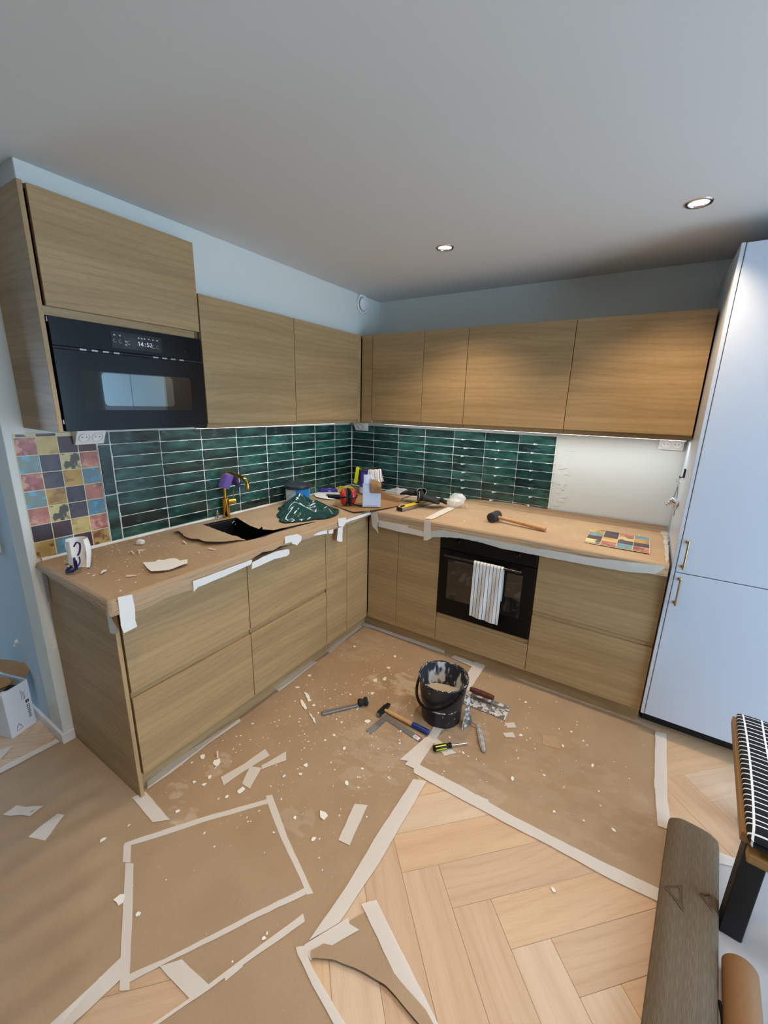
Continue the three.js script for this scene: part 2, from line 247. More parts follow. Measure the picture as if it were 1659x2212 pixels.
// lumpy bead of filler where tiles meet the worktop, and rough plaster beside the last tiles
function bead(len, s, hgt) { return grid((u, v) => { const k = hgt * (0.6 + 0.8 * fbm(u * len * 22, 3, 999, 8, s, 3)), a = v * Math.PI / 2; return [u * len, k * Math.cos(a) * 0.9 , k * 0.85 * Math.sin(a) + 0.002]; }, Math.round(len * 60), 4); }
{ const g = bead(2.3, 5, 0.013), o = mesh('filler_bead', g, M.plasterChip, wallLeft); o.rotation.y = -Math.PI / 2; o.scale.z = -1; o.position.set(0, 0.955, 0.02); }
{ const o = mesh('filler_bead', bead(1.68, 8, 0.013), M.plasterChip, wallBack); o.position.set(0.02, 0.955, 0); }
for (let i = 0; i < 16; i++) { const y = 0.99 + i * 0.032, x = 1.725 + rr(0, 0.05), w = rr(0.03, 0.08), h = rr(0.02, 0.05); mesh('plaster_patch', prism(jitterOutline([[x, y], [x + w, y + rr(-0.01, 0.01)], [x + w * 0.8, y + h], [x + 0.005, y + h]], 0.012, 0.006, i), 0, rr(0.0012, 0.003), 'z', 0.0005), M.wall, wallBack); }
// plaster run at the free end of the sink wall, below the worktop
mesh('plaster_patch', prism(jitterOutline([[2.327, 0.52], [2.345, 0.5], [2.352, 0.9], [2.349, 0.955], [2.327, 0.955]], 0.03, 0.004, 3), 0, 0.002, 'x'), M.plasterChip, wallLeft);

// herringbone floor: planks that show are pieces of the floor, the rest one field
const floor = struct('floor', box(ROOM.xh - 0.15, ROOM.x1 + 0.15, -0.16, -0.0122, -0.15, ROOM.z1 + 0.15, 0.001), M.subfloor);
const PW = 0.1425, PN = 5, PO = [1.8017, 1.8521], S2 = Math.SQRT1_2;
const EXPOSED = [[[1.537,1.456],[1.499,2.292],[1.562,2.502],[2.654,1.789],[2.545,1.422],[2.143,1.439]], [[2.496,0.514],[2.988,0.412],[2.850,1.221],[2.501,1.451]], [[1.032,2.848],[1.110,2.643],[1.192,2.563],[1.400,2.562],[1.317,2.662]], [[-0.517,2.471],[-0.314,2.416],[0.005,2.350],[0.051,2.631]]];
const inside = ([x, y], poly) => { let k = false; for (let i = 0, j = poly.length - 1; i < poly.length; j = i++) { const [a, b] = poly[i], [c, d] = poly[j]; if (b > y !== d > y && x < (c - a) * (y - b) / (d - b) + a) k = !k; } return k; };
const plankGeo = Array.from({ length: 5 }, (_, k) => box(0.0003, PN * PW - 0.0003, -0.012, 0, 0.0003, PW - 0.0003, 0.0011, 'x', k * 0.53, k * 0.171));
const field = [];
for (let i = -60; i < 80; i++) for (let j = -9; j < 10; j++) for (const kind of [0, 1]) {
  const a = kind ? i + j * PN : i + j * PN, b = kind ? i + 1 - j * PN : i - j * PN;   // lower corner on the lattice
  const P = (p, q) => [PO[0] + PW * S2 * (p + (q - 1)), PO[1] + PW * S2 * (p - (q - 1))], w = kind ? 1 : PN, h = kind ? PN : 1, mid = P(a + w / 2, b + h / 2);
  if (mid[0] < -2.4 || mid[0] > 4.5 || mid[1] < 0.2 || mid[1] > 8.1 || (mid[0] < -0.2 && mid[1] < 2.1)) continue;
  let seen = false; for (let s = 0; s <= 8 && !seen; s++) for (let t = 0; t <= 2 && !seen; t++) { const q = P(a + w * s / 8, b + h * t / 2); seen = EXPOSED.some((e) => inside(q, e)); }
  const k = Math.floor(hash(i, j * 2 + kind, 5) * 5), c = kind ? P(a, b) : P(a, b + 1), ang = kind ? Math.PI / 4 : -Math.PI / 4;   // local x runs along the plank, local z across it
  if (seen) { const o = mesh('plank', plankGeo[k], M.plank[Math.floor(hash(i, j, 9 + kind) * 3)], floor); o.position.set(c[0], 0, c[1]); o.rotation.y = ang; }
  else field.push(plankGeo[k].clone().rotateY(ang).translate(c[0], 0, c[1]));
}
{ const o = mesh('plank_field', merge(field), M.plank[0], floor); o.userData.kind = 'stuff'; }

// ---------------------------------------------------------------- cabinets
const D = 0.616, U = 0.34, G = 0.0018;
// run 'L' lies along the sink wall (a = z, front faces +x), run 'R' along the oven wall (a = x, front faces +z)
const at = (run, a0, a1, y0, y1, d0, d1, c = 0.0015, grain = true) => { const k = Math.floor(rnd() * 9) * 0.31; return run === 'L' ? box(d0, d1, y0, y1, a0, a1, c, grain ? 'z' : 'y', k, k * 1.7) : box(a0, a1, y0, y1, d0, d1, c, grain ? 'x' : 'y', k, k * 1.7); };
const shell = (run, a0, a1, y0, y1, depth, top = false) => merge(at(run, a0 + 0.0005, a0 + 0.0185, y0, y1, 0.012, depth), at(run, a1 - 0.0185, a1 - 0.0005, y0, y1, 0.012, depth), at(run, a0 + 0.0185, a1 - 0.0185, y0, y0 + 0.018, 0.012, depth), at(run, a0 + 0.0185, a1 - 0.0185, y0, y1, 0.012, 0.02), ...(top ? [at(run, a0 + 0.0185, a1 - 0.0185, y1 - 0.018, y1, 0.02, depth)] : []));
function unit(name, label, run, a0, a1, y0, y1, depth, group, top = false) { const t = thing(name, label, 'cabinet', [0, 0, 0], 0, group); mesh('carcass', shell(run, a0, a1, y0, y1, depth, top), M.carcass, t); return t; }
const front = (name, t, run, a0, a1, y0, y1, d) => mesh(name, at(run, a0 + G, a1 - G, y0, y1, d - 0.018, d, 0.0012), M.oak, t);
const BY0 = 0.107, BY1 = 0.897, GY0 = 0.4853, GY1 = 0.5146, BASE = 'oak base cabinets';
function drawers(t, run, a0, a1) {
  for (const [y0, y1] of [[BY0, GY0], [GY1, BY1]]) { const d = front('drawer', t, run, a0, a1, y0, y1, D); mesh('grip_recess', at(run, a0 + 0.002, a1 - 0.002, y1 + 0.0005, Math.min(y1 + 0.0285, 0.913), D - 0.021, D - 0.011, 0.001), M.oak, d); }
}
// sink wall, from the corner towards the viewer
{ const t = unit('corner_base_cabinet', 'oak corner base cabinet whose two narrow doors meet where the runs join', 'L', 0.03, 0.87, BY0, 0.9, D - 0.0195, BASE);
  front('door', t, 'L', D + 0.003, 0.8702, BY0, BY1, D); front('door', t, 'R', D + 0.003, 0.8671, BY0, BY1, D); }
{ const t = unit('narrow_base_cabinet', 'narrow oak base cabinet between the sink drawers and the corner door', 'L', 0.8702, 1.088, BY0, 0.9, D - 0.0195, BASE); front('door', t, 'L', 0.8702, 1.088, BY0, BY1, D); }
drawers(unit('drawer_cabinet', 'oak drawer cabinet under the black sink', 'L', 1.088, 1.6955, BY0, 0.9, D - 0.0195, BASE), 'L', 1.088, 1.6955);
drawers(unit('drawer_cabinet', 'oak drawer cabinet at the free end of the sink run beside the dark end panel', 'L', 1.6955, 2.3048, BY0, 0.9, D - 0.0195, BASE), 'L', 1.6955, 2.2985);
tag(mesh('end_panel', box(0.0025, D + 0.001, 0.001, 0.914, 2.3055, 2.3215, 0.0012, 'x', 0.4, 0.2), M.oak), 'full height oak panel closing the free end of the base cabinets', 'panel');
// oven wall
{ const t = unit('narrow_base_cabinet', 'oak base cabinet with one tall door directly left of the oven', 'R', 0.8671, 1.1848, BY0, 0.9, D - 0.0195, BASE); front('door', t, 'R', 0.8671, 1.1848, BY0, BY1, D); }
{ const t = unit('oven_cabinet', 'oak cabinet around the black oven with a shallow drawer below it', 'R', 1.1848, 1.7965, BY0, 0.9, D - 0.0195, BASE);
  const d = front('drawer', t, 'R', 1.1848, 1.7965, BY0, 0.2835, D); mesh('grip_recess', at('R', 1.1865, 1.7945, 0.284, 0.3165, D - 0.021, D - 0.011, 0.001), M.oak, d); }
drawers(unit('drawer_cabinet', 'oak drawer cabinet between the oven and the tall white cabinet', 'R', 1.7965, 2.4077, BY0, 0.9, D - 0.0195, BASE), 'R', 1.7965, 2.4077);
tag(mesh('plinth', at('L', D - 0.06, 2.305, 0, 0.1, D - 0.075, D - 0.058), M.oak), 'dark plinth under the oak cabinets of the sink run', 'plinth');
tag(mesh('plinth', at('R', D - 0.056, 2.409, 0, 0.1, D - 0.075, D - 0.058), M.oak), 'dark plinth under the oak cabinets of the oven run', 'plinth');

// wall cabinets
const HY0 = 1.5565, HY1 = 2.151, WALLS = 'oak wall cabinets';
function wallUnit(label, run, a0, a1, doors, y0 = HY0, y1 = HY1) {
  const t = unit('wall_cabinet', label, run, a0, a1, 1.532, y1, U - 0.0195, WALLS, true);
  mesh('grip_recess', at(run, a0 + 0.001, a1 - 0.001, 1.5325, 1.5555, U - 0.026, U - 0.016, 0.001), M.oak, t);
  for (const [p, q] of doors) front('door', t, run, p, q, y0, y1, U); return t;
}
{ const t = wallUnit('oak corner wall cabinet with a dark filler strip and one door on the oven wall', 'R', 0.3, 0.8527, [[0.4389, 0.8527]]);
  mesh('filler_strip', at('R', U + 0.002, 0.437, 1.534, HY1, U - 0.02, U - 0.004), M.oak, t); }
wallUnit('narrowest oak wall cabinet, between the corner cabinet and two wide ones', 'R', 0.8527, 1.1652, [[0.8527, 1.1652]]);
wallUnit('wide oak wall cabinet straight above the oven', 'R', 1.1652, 1.7892, [[1.1652, 1.7892]]);
wallUnit('wide oak wall cabinet touching the tall white cabinet', 'R', 1.7892, 2.4045, [[1.7892, 2.4045]]);
{ const t = wallUnit('oak wall cabinet on the sink wall next to the room corner', 'L', 0.345, 1.0295, [[0.378, 1.0295]]);
  mesh('filler_strip', at('L', U + 0.002, 0.376, 1.534, HY1, U - 0.02, U - 0.002), M.oak, t); }
wallUnit('oak wall cabinet between the microwave and the corner on the sink wall', 'L', 1.0295, 1.6568, [[1.0295, 1.6568]]);
{ // tall cabinet with the microwave in it
  const a0 = 1.66, a1 = 2.2765, t = thing('microwave_cabinet', 'tall oak wall cabinet with one flap door above the built-in microwave', 'cabinet', [0, 0, 0], 0, WALLS);
  mesh('carcass', merge(at('L', a0, a0 + 0.016, 1.54, 2.359, 0.012, U - 0.02), at('L', a0 + 0.016, a1 - 0.001, 2.343, 2.359, 0.012, U - 0.02), at('L', a0 + 0.016, a1 - 0.001, 1.54, 2.34, 0.012, 0.02)), M.carcass, t);
  mesh('shelf', at('L', a0 + 0.017, a1 - 0.0012, 1.952, 1.985, 0.022, U - 0.019), M.oak, t);
  mesh('shelf', at('L', a0 + 0.017, a1 - 0.0012, 1.5402, 1.552, 0.022, U - 0.03), M.oak, t);
  front('door', t, 'L', a0, 2.268, 1.9827, 2.3575, U);
  mesh('side_panel', box(0.0025, U, 1.538, 2.3595, 2.2768, 2.2925, 0.0012, 'x', 0.7, 0.1), M.oak, t);
}
// tall white cabinets
{ const mk = (label, x0, x1, side) => {
    const t = thing('tall_cabinet', label, 'cabinet', [0, 0, 0], 0, 'tall white cabinets');
    mesh('carcass', merge(box(x0 + 0.001, x1 - 0.001, 0.1, 2.325, 0.015, 0.615, 0.001)), M.white, t); mesh('plinth', box(x0 + 0.002, x1 - 0.001, 0, 0.099, 0.5, 0.52, 0.001), M.dark, t);  // plinth coloured dark to put the shadow gap under the doors into it
    if (side) mesh('side_panel', box(x0 - 0.0155, x0 - 0.0005, 0.112, 2.333, 0.012, 0.638, 0.0015), M.white, t);
    for (const [y0, y1, h0, h1] of [[0.115, 0.922, 0.768, 0.897], [0.926, 2.331, 0.955, 1.084]]) {
      const d = mesh('door', box(x0 + 0.002, x1 - 0.0015, y0, y1, 0.62, 0.64, 0.0018), M.white, t);
      if (side) { const hx = x0 + 0.026, h = mesh('handle', merge(rod([hx, h0 - 0.004, 0.668], [hx, h1 + 0.004, 0.668], 0.0045), ...[h0 + 0.003, h1 - 0.003].map((y) => merge(rod([hx, y, 0.64], [hx, y, 0.668], 0.0042), moved(lathe([[0, 0], [0.0095, 0.001], [0.0085, 0.004], [0.005, 0.006]], 14), hx, y, 0.64, Math.PI / 2)))), M.brassDull ??= std({ color: 0xb8a078, metalness: 1, roughness: 0.25 }), d); }
    }
    return t; };
  mk('tall white cabinet with two brass bar handles beside the oak drawers', 2.4265, 3.0245, true);
  mk('second tall white cabinet with plain doors farther from the oven', 3.0275, 3.6255, false);
}

// ---------------------------------------------------------------- oven and microwave
{ const t = thing('oven', 'black built-in oven below the taped worktop edge, with a bar handle', 'oven');
  const x0 = 1.1885, x1 = 1.7925, z = D + 0.004;
  mesh('body', box(x0 + 0.02, x1 - 0.02, 0.33, 0.885, 0.1, D - 0.018, 0.003), M.dark, t);
  mesh('control_panel', box(x0, x1, 0.782, 0.896, D - 0.017, z, 0.002), M.black, t);
  const d = mesh('door', prism(rect(x0, x1, 0.319, 0.778), D - 0.017, z, 'z', 0.0015, [rect(1.248, 1.722, 0.44, 0.714)]), M.black, t);
  mesh('window_glass', box(1.2475, 1.7225, 0.4395, 0.7145, z - 0.008, z - 0.0015, 0.0005), phys({ color: 0x1c1a17, roughness: 0.07, clearcoat: 1 }), d);
  const hy = 0.752, hz = z + 0.043;
  mesh('handle', merge(rod([1.235, hy, hz], [1.722, hy, hz], 0.008, 0.008, 16), rod([1.26, hy, z - 0.002], [1.26, hy, hz], 0.0065), rod([1.7, hy, z - 0.002], [1.7, hy, hz], 0.0065)), phys({ color: 0x15171a, roughness: 0.2, clearcoat: 0.6 }), d);
  for (const x of [1.3, 1.68]) mesh('knob', moved(lathe([[0, 0.012], [0.016, 0.012], [0.018, 0.0]], 24), x, 0.84, z, Math.PI / 2), M.black, t);
}
{ // towel folded over the oven handle: down in front, a shorter tail behind
  const x0 = 1.437, x1 = 1.62, hy = 0.752, hz = D + 0.047, R = 0.0105, back = 0.22, fr = 0.372, tot = back + Math.PI * R + fr;
  const tex = dataTex(256, 4, (u) => { const k = (u * 8.6 + 0.28) % 1; return k < 0.13 ? [38, 40, 62] : [234, 233, 230]; });
  const g = grid((u, v) => { let q = v * tot, y, z; const f = (k) => 0.004 * Math.sin(u * 15 + k * 3) + 0.0035 * n3(u * 5, k * 4, 6, 3); if (q < back) { const d = back - q; y = hy - d; z = hz - R - Math.min(0.012, d * 0.04) + 0.3 * f(1); } else if ((q -= back) < Math.PI * R) { const a = q / R; y = hy + R * Math.sin(a); z = hz - R * Math.cos(a); } else { const d = q - Math.PI * R; y = hy - d; z = hz + R + f(d * 3) * Math.min(1, d * 8) - d * 0.045; }
    const w = v > 0.42 ? (v - 0.42) : 0; return [lerp(x0 - w * 0.012, x1 + 0.002 * Math.sin(v * 9) - w * 0.012, u), y + (u - 0.5) * -0.02 * w, Math.max(z, D + 0.0075)]; }, 36, 70);
  tag(mesh('tea_towel', g, std({ map: tex, roughness: 0.95, side: THREE.DoubleSide })), 'white tea towel with thin navy stripes folded over the oven handle', 'towel'); }
{ const t = thing('microwave', 'black built-in microwave with a glowing clock in the tall oak cabinet', 'microwave');
  const z0 = 1.664, z1 = 2.2705, x = U + 0.006, tl = phys({ color: 0x081015, roughness: 0.22, ior: 1.4 });
  mesh('body', box(0.024, U - 0.019, 1.556, 1.945, z0 + 0.016, z1 - 0.008, 0.003), M.dark, t);
  mesh('control_panel', box(U - 0.018, x, 1.8505, 1.9485, z0, z1, 0.002), tl, t);
  const scr = canvasTex(512, 160, (c, w, h) => { c.fillStyle = '#12171a'; c.fillRect(0, 0, w, h); c.fillStyle = '#232b2e'; c.fillRect(120, 40, 110, 110); c.fillStyle = '#dfe8ff'; c.font = 'bold 52px monospace'; c.textAlign = 'center'; c.fillText('14:52', 330, 110);
    c.strokeStyle = '#8d979a'; c.lineWidth = 4; for (const [X, Y] of [[30, 90], [84, 92], [165, 95], [420, 104], [466, 104]]) { c.beginPath(); c.arc(X, Y, 15, 0.6, 5.2); c.stroke(); } c.fillStyle = '#9aa3a5'; for (const X of [30, 84, 270, 300, 330, 375, 420, 466]) c.fillRect(X - 8, 28, 16, 14); for (const Y of [78, 110]) c.fillRect(128, Y, 16, 14); });
  const g = new THREE.PlaneGeometry(0.205, 0.064); g.rotateY(Math.PI / 2);
  const dsp = mesh('display', g, std({ color: 0x000000, emissive: 0xffffff, emissiveMap: scr, emissiveIntensity: 0.55, roughness: 0.3 }), t); dsp.position.set(x + 0.0006, 1.897, 1.962);
  const pl = new THREE.PointLight(0xcfdcff, 0.0006); pl.position.set(x + 0.03, 1.895, 1.94); t.add(pl);
  mesh('button', moved(lathe([[0, 0.002], [0.011, 0.002], [0.012, 0]], 20), x, 1.888, 1.742, 0, 0, -Math.PI / 2), M.black, t);
  const slit = mesh('vent', box(U - 0.014, x - 0.004, 1.841, 1.8498, z0 + 0.002, z1 - 0.002, 0.0005), M.dark, t);
  for (let i = 0; i < 11; i++) mesh('fin', box(x - 0.005, x - 0.0005, 1.842, 1.849, 1.76 + i * 0.04, 1.783 + i * 0.04, 0.0005), i > 3 && i < 7 ? M.dark : M.steelWorn, slit);
  const r = (a, b, c, d, q) => { const o = []; for (const [cx, cy, s] of [[b - q, d - q, 0], [a + q, d - q, 1], [a + q, c + q, 2], [b - q, c + q, 3]]) for (let i = 0; i <= 5; i++) o.push([cx + q * Math.cos((s + i / 5) * Math.PI / 2), cy + q * Math.sin((s + i / 5) * Math.PI / 2)]); return o; };
  const door = mesh('door', prism(rect(z0, z1, 1.5415, 1.8405), U - 0.018, x, 'x', 0.0015, [r(1.732, 2.197, 1.62, 1.771, 0.014)]), tl, t);
  mesh('window_glass', prism(r(1.7325, 2.1965, 1.6205, 1.7705, 0.014), x - 0.007, x - 0.0012, 'x'), M.blackGlass, door);
  mesh('inner_window', prism(r(1.825, 2.121, 1.638, 1.766, 0.016), x - 0.003, x - 0.0005, 'x'), std({ color: 0x7d8786, metalness: 1, roughness: 0.02 }), door);
  for (const y of [1.577, 1.937]) mesh('hinge', box(U - 0.012, x - 0.001, y - 0.008, y + 0.008, z1 + 0.0008, z1 + 0.0045, 0.0005), M.steelWorn, t);
}

// ---------------------------------------------------------------- fittings on the walls
{ const t = thing('air_valve', 'round white air valve on the ventilation duct casing near the ceiling', 'vent', [0.272, 2.384, 0.243]); t.rotation.z = -Math.PI / 2;
  mesh('rim', lathe([[0.052, 0], [0.068, 0.002], [0.07, 0.006], [0.062, 0.012], [0.052, 0.006]], 40), M.whitePlastic, t); mesh('disc', lathe([[0, 0.02], [0.036, 0.019], [0.043, 0.013], [0.042, 0.008], [0.03, 0.0]], 36), M.whitePlastic, t); }
function socket(label, pos, turn) {
  const t = thing('double_socket', label, 'socket', pos, turn, 'double wall sockets'), c = [[0, 0], [0.062, 0], [0.018, -0.066], [0, -0.066]];   // profile: depth, height; slopes back towards the wall
  const g = prism(c.map(([d, y]) => [d, y]), -0.06, 0.06, 'z', 0.002); g.rotateY(-Math.PI / 2); mesh('housing', uvMetric(g), M.whitePlastic, t);
  const n = V(0, -0.044, 0.066).normalize(); for (const x of [-0.027, 0.027]) { const d = lathe([[0, -0.0015], [0.0185, -0.001], [0.02, 0.006], [0.0235, 0.0064], [0.025, 0]], 26); d.applyQuaternion(new THREE.Quaternion().setFromUnitVectors(V(0, 1, 0), n)); d.translate(x, -0.032, 0.0412); const o = mesh('outlet', d, M.paper, t);
    for (const s of [-1, 1]) { const h = new THREE.CylinderGeometry(0.0024, 0.0024, 0.002, 8); h.applyQuaternion(new THREE.Quaternion().setFromUnitVectors(V(0, 1, 0), n)); h.translate(x + s * 0.0085, -0.032, 0.0412); mesh('pin_hole', h, M.dark, o); } }
}
socket('white double socket under the microwave at the edge of the green tiles', [0.006, 1.524, 2.065], Math.PI / 2);
socket('white double socket in the tiled corner under the wall cabinets', [0.125, 1.515, 0.0105], 0);
socket('white double socket on the bare wall next to the tall white cabinet', [2.336, 1.522, 0.001], 0);
tag(mesh('wall_hook', merge(moved(lathe([[0, 0.012], [0.008, 0.012], [0.011, 0]], 16), -0.4, 0.425, ROOM.ze, Math.PI / 2), tube([[-0.4, 0.42, ROOM.ze + 0.01], [-0.4, 0.405, ROOM.ze + 0.018], [-0.4, 0.4, ROOM.ze + 0.012]], 0.003, 12, 6)), M.whitePlastic), 'small white hook on the hallway wall above the litter box', 'hook');
// light strips under the wall cabinets
function ledStrip(label, x, y, z, len, turn) {
  const t = thing('led_strip', label, 'light strip', [x, y, z], turn, 'light strips under the wall cabinets'); mesh('profile', box(-len / 2, len / 2, -0.004, 0.004, -0.009, 0.009, 0.001), M.steel, t);
  mesh('diffuser', box(-len / 2 + 0.003, len / 2 - 0.003, -0.0055, -0.003, -0.006, 0.006, 0.0008), std({ color: 0xffffff, emissive: 0xffffff, emissiveIntensity: 2 }), t);
  const l = new THREE.RectAreaLight(LED.color, LED.power, len - 0.01, 0.012); l.position.set(0, -0.007, 0); l.lookAt(0, -5, 0); t.add(l);
}
ledStrip('light strip under the oak cabinets of the oven wall', 1.43, 1.527, 0.2, 1.93, 0); ledStrip('light strip under the oak cabinets of the sink wall', 0.2, 1.527, 1.06, 1.15, Math.PI / 2);

// ---------------------------------------------------------------- worktop, sink, paper covers
const CT = 0.955;   // top of the paper on the worktop
tag(mesh('worktop', merge(prism([[0.002, 0.0025], [2.407, 0.0025], [2.407, 0.64], [0.64, 0.64], [0.64, 2.325], [0.002, 2.325]], 0.9155, 0.951, 'y', 0.001, [[[0.085, 1.3], [0.51, 1.3], [0.51, 1.672], [0.085, 1.672]]])), M.dark), 'dark worktop around the corner, hidden under taped brown paper', 'worktop');
{ const t = thing('sink', 'black sink basin showing through the torn paper below the brass tap', 'sink'), a = 0.088, b = 0.507, c = 1.303, d = 1.668, y0 = 0.76, y1 = 0.95;
  mesh('basin', merge(box(a, a + 0.006, y0, y1, c, d), box(b - 0.006, b, y0, y1, c, d), box(a, b, y0, y1, c, c + 0.006), box(a, b, y0, y1, d - 0.006, d), box(a, b, y0, y0 + 0.006, c, d)), M.sinkBlack, t);
  const [z, y] = [1.359,0.920]; mesh('overflow', moved(lathe([[0, 0.002], [0.009, 0.002], [0.0105, 0.005], [0.015, 0.0055], [0.016, 0]], 28), a + 0.006, y, z, 0, 0, -Math.PI / 2), M.chrome, t);
  mesh('drain', moved(lathe([[0, 0.003], [0.03, 0.004], [0.042, 0.002], [0.044, 0]], 28), 0.3, y0 + 0.006, 1.52), M.steel, t); }
// edge of the torn opening over the sink, with the slit running on from it towards the corner
const TORN = [[0.065,1.563],[0.095,1.336],[0.201,1.373],[0.306,1.406],[0.396,1.419],[0.375,1.376],[0.417,1.410],[0.478,1.385],[0.502,1.287],[0.546,1.103],[0.556,1.108],[0.535,1.320],[0.523,1.427],[0.532,1.495],[0.506,1.601],[0.301,1.584]];
const paperH = (s, k = 1) => (x, z) => CT + k * (0.0022 * n3(x * 5, z * 5, s, 3) + 0.0009 * n3(x * 17, z * 17, s, 4));
// a fold of paper over the front edge: a is the place along the edge, edge(a, s, h) gives the point s away from the edge and h below the top
function drape(a0, a1, n, low, put, s0, bulge = 0.006) {
  return grid((u, v) => { const a = lerp(a0, a1, u), drop = CT - low(a) + 0.0015 * n3(a * 60, 2, s0, 8); let o, h;
    if (v < 0.25) { const q = v / 0.25 * Math.PI / 2; o = 0.012 * Math.sin(q); h = 0.012 * (1 - Math.cos(q)); } else { const q = (v - 0.25) / 0.75; h = 0.012 + (drop - 0.012) * q; o = 0.012 + q * (0.004 + bulge * (0.5 + n3(a * 9, q * 2, s0, 2))) + 0.0015 * n3(a * 30, q * 5, s0, 6); }
    return put(a, o, h + (v < 0.01 ? 0 : 0.0008 * n3(a * 20, v, s0, 4))); }, n, 12);
}
const lineAt = (pts) => { const q = [...pts].sort((a, b) => a[0] - b[0]); return (a) => { if (a <= q[0][0]) return q[0][1]; for (let i = 1; i < q.length; i++) if (a <= q[i][0]) return lerp(q[i - 1][1], q[i][1], (a - q[i - 1][0]) / (q[i][0] - q[i - 1][0])); return q[q.length - 1][1]; }; };
{ const t = thing('kraft_paper_cover', 'brown protective paper over the sink worktop, torn open above the sink', 'paper');
  const hf = paperH(11), edge = 0.645;
  mesh('top_sheet', sheet([[0.016, 0.05], [edge, 0.05], [edge, 2.335], [0.016, 2.335]], (x, z) => x > edge - 0.002 || z > 2.333 ? CT : hf(x, z), 0.045, [TORN]), M.kraft, t);
  const low = lineAt([...[[2.310,0.905],[2.262,0.889],[2.222,0.885],[2.180,0.891],[2.139,0.900],[2.090,0.895],[2.028,0.891]], ...[[1.864,0.917],[1.785,0.914],[1.706,0.916],[1.627,0.935],[1.565,0.922],[1.511,0.932],[1.449,0.921],[1.324,0.914],[1.211,0.910],[1.052,0.914]], [0.66, 0.922]]);
  mesh('front_fold', drape(0.655, 2.335, 150, (a) => low(a) - 0.012 * smoothstep(a, 1.75, 1.9), (a, o, h) => [edge + o, CT - h, a], 21), M.kraft, t);
  mesh('end_fold', drape(0.016, edge, 50, lineAt([[0, 0.935], [0.2, 0.925], [0.45, 0.92], [0.645, 0.9]]), (a, o, h) => [a, CT - h, 2.335 + o], 31, 0.002), M.kraft, t);
  mesh('corner_fold', grid((u, v) => { const q = u * Math.PI / 2, r = 0.013 + 0.006 * v * v + 0.003 * n3(u * 4, v * 4, 3), h = v < 0.25 ? 0.012 * (1 - Math.cos(v / 0.25 * Math.PI / 2)) : 0.012 + (v - 0.25) / 0.75 * (0.045 + 0.006 * Math.sin(u * 7)), k = v < 0.25 ? Math.sin(v / 0.25 * Math.PI / 2) : 1; return [edge + r * k * Math.cos(q), CT - h, 2.335 + r * k * Math.sin(q)]; }, 14, 14), M.kraft, t);
  // the torn flap folded back over the paper, curling at its ragged edge
  const flap = jitterOutline([[0.506,1.601],[0.065,1.563],[0.074,1.638],[0.081,1.740],[0.159,1.753],[0.238,1.778],[0.305,1.781],[0.336,1.764],[0.401,1.771],[0.436,1.746],[0.463,1.714]], 0.02, 0.004, 5), F0 = flap[0], axis = [0.065,1.563], fx = axis[0] - F0[0], fz = axis[1] - F0[1], fl = Math.hypot(fx, fz);
  mesh('torn_flap', sheet(flap, (x, z) => { const d = Math.abs((x - F0[0]) * fz - (z - F0[1]) * fx) / fl; return CT + 0.004 + Math.sin(Math.min(d, 0.2) / 0.2 * Math.PI) * 0.012 + smoothstep(d, 0.1, 0.2) * 0.016 + 0.003 * n3(x * 14, z * 14, 7); }, 0.02), M.kraft, t);
}
{ const t = thing('kraft_paper_cover', 'brown protective paper over the oven worktop, folded up against the bare wall', 'paper');
  const hf = paperH(13), edge = 0.645;
  mesh('top_sheet', sheet([[0.662, 0.022], [2.4, 0.022], [2.4, edge], [0.662, edge]], (x, z) => z > edge - 0.002 ? CT + 0.0005 : z < 0.0225 ? CT + 0.0015 : hf(x, z) + 0.0005, 0.05), M.kraft, t);
  mesh('back_fold', grid((u, v) => { const x = lerp(0.9, 2.4, u), h = smoothstep(x, 0.9, 1.25) * (0.042 + 0.006 * n3(x * 4, 1, 2)) * v; return [x, CT + 0.0015 + h, 0.022 - 0.011 * Math.sin(v * Math.PI / 2) + 0.002 * n3(x * 12, v * 2, 5)]; }, 60, 5), M.kraft, t);
  const low = lineAt([[0.66, 0.85], [1.05, 0.862], [1.15, 0.892], [1.35, 0.9], [1.8, 0.885], [2.4, 0.9]]);
  mesh('front_fold', drape(0.662, 2.4, 120, low, (a, o, h) => [a, CT + 0.0005 - h, edge + o], 43, 0.004), M.kraft, t);
}

// tape on the worktop covers
const hang = (pts, plane, off, s, name, label, mat, cat = 'tape', group) => {   // plane 'x': [z,y] at x = off; plane 'z': [x,y] at z = off
  let g = new THREE.ShapeGeometry(shapeOf(jitterOutline(pts, 0.02, 0.0012, s))); g.deleteAttribute('uv'); g.deleteAttribute('normal'); g = new TessellateModifier(0.02, 7).modify(g);
  const p = g.attributes.position; for (let i = 0; i < p.count; i++) { const a = p.getX(i), y = p.getY(i), o = off + 0.0022 * n3(a * 22, y * 22, s, 3) + 0.001 * n3(a * 70, y * 70, s, 5); if (plane === 'x') p.setXYZ(i, o, y, a); else p.setXYZ(i, a, y, o); }
  g = mergeVertices(g, 1e-5); g.computeVertexNormals(); const o = mesh(name, g, mat); return tag(o, label, cat, group); };
const tapeWhite = std({ color: 0xe9e6e2, roughness: 0.8, side: THREE.DoubleSide });
hang([[2.316,0.962],[2.265,0.953],[2.263,0.889],[2.267,0.846],[2.264,0.818],[2.313,0.813],[2.320,0.848],[2.317,0.908]], 'x', 0.667, 1, 'masking_tape', 'crinkled white tape hanging over the front corner of the sink worktop', tapeWhite);
hang([[0.583,0.906],[0.604,0.895],[0.625,0.857],[0.647,0.838],[0.642,0.811],[0.612,0.797],[0.583,0.793]], 'z', 2.3265, 2, 'masking_tape', 'small white tape wrapped onto the edge of the oak end panel', tapeWhite);
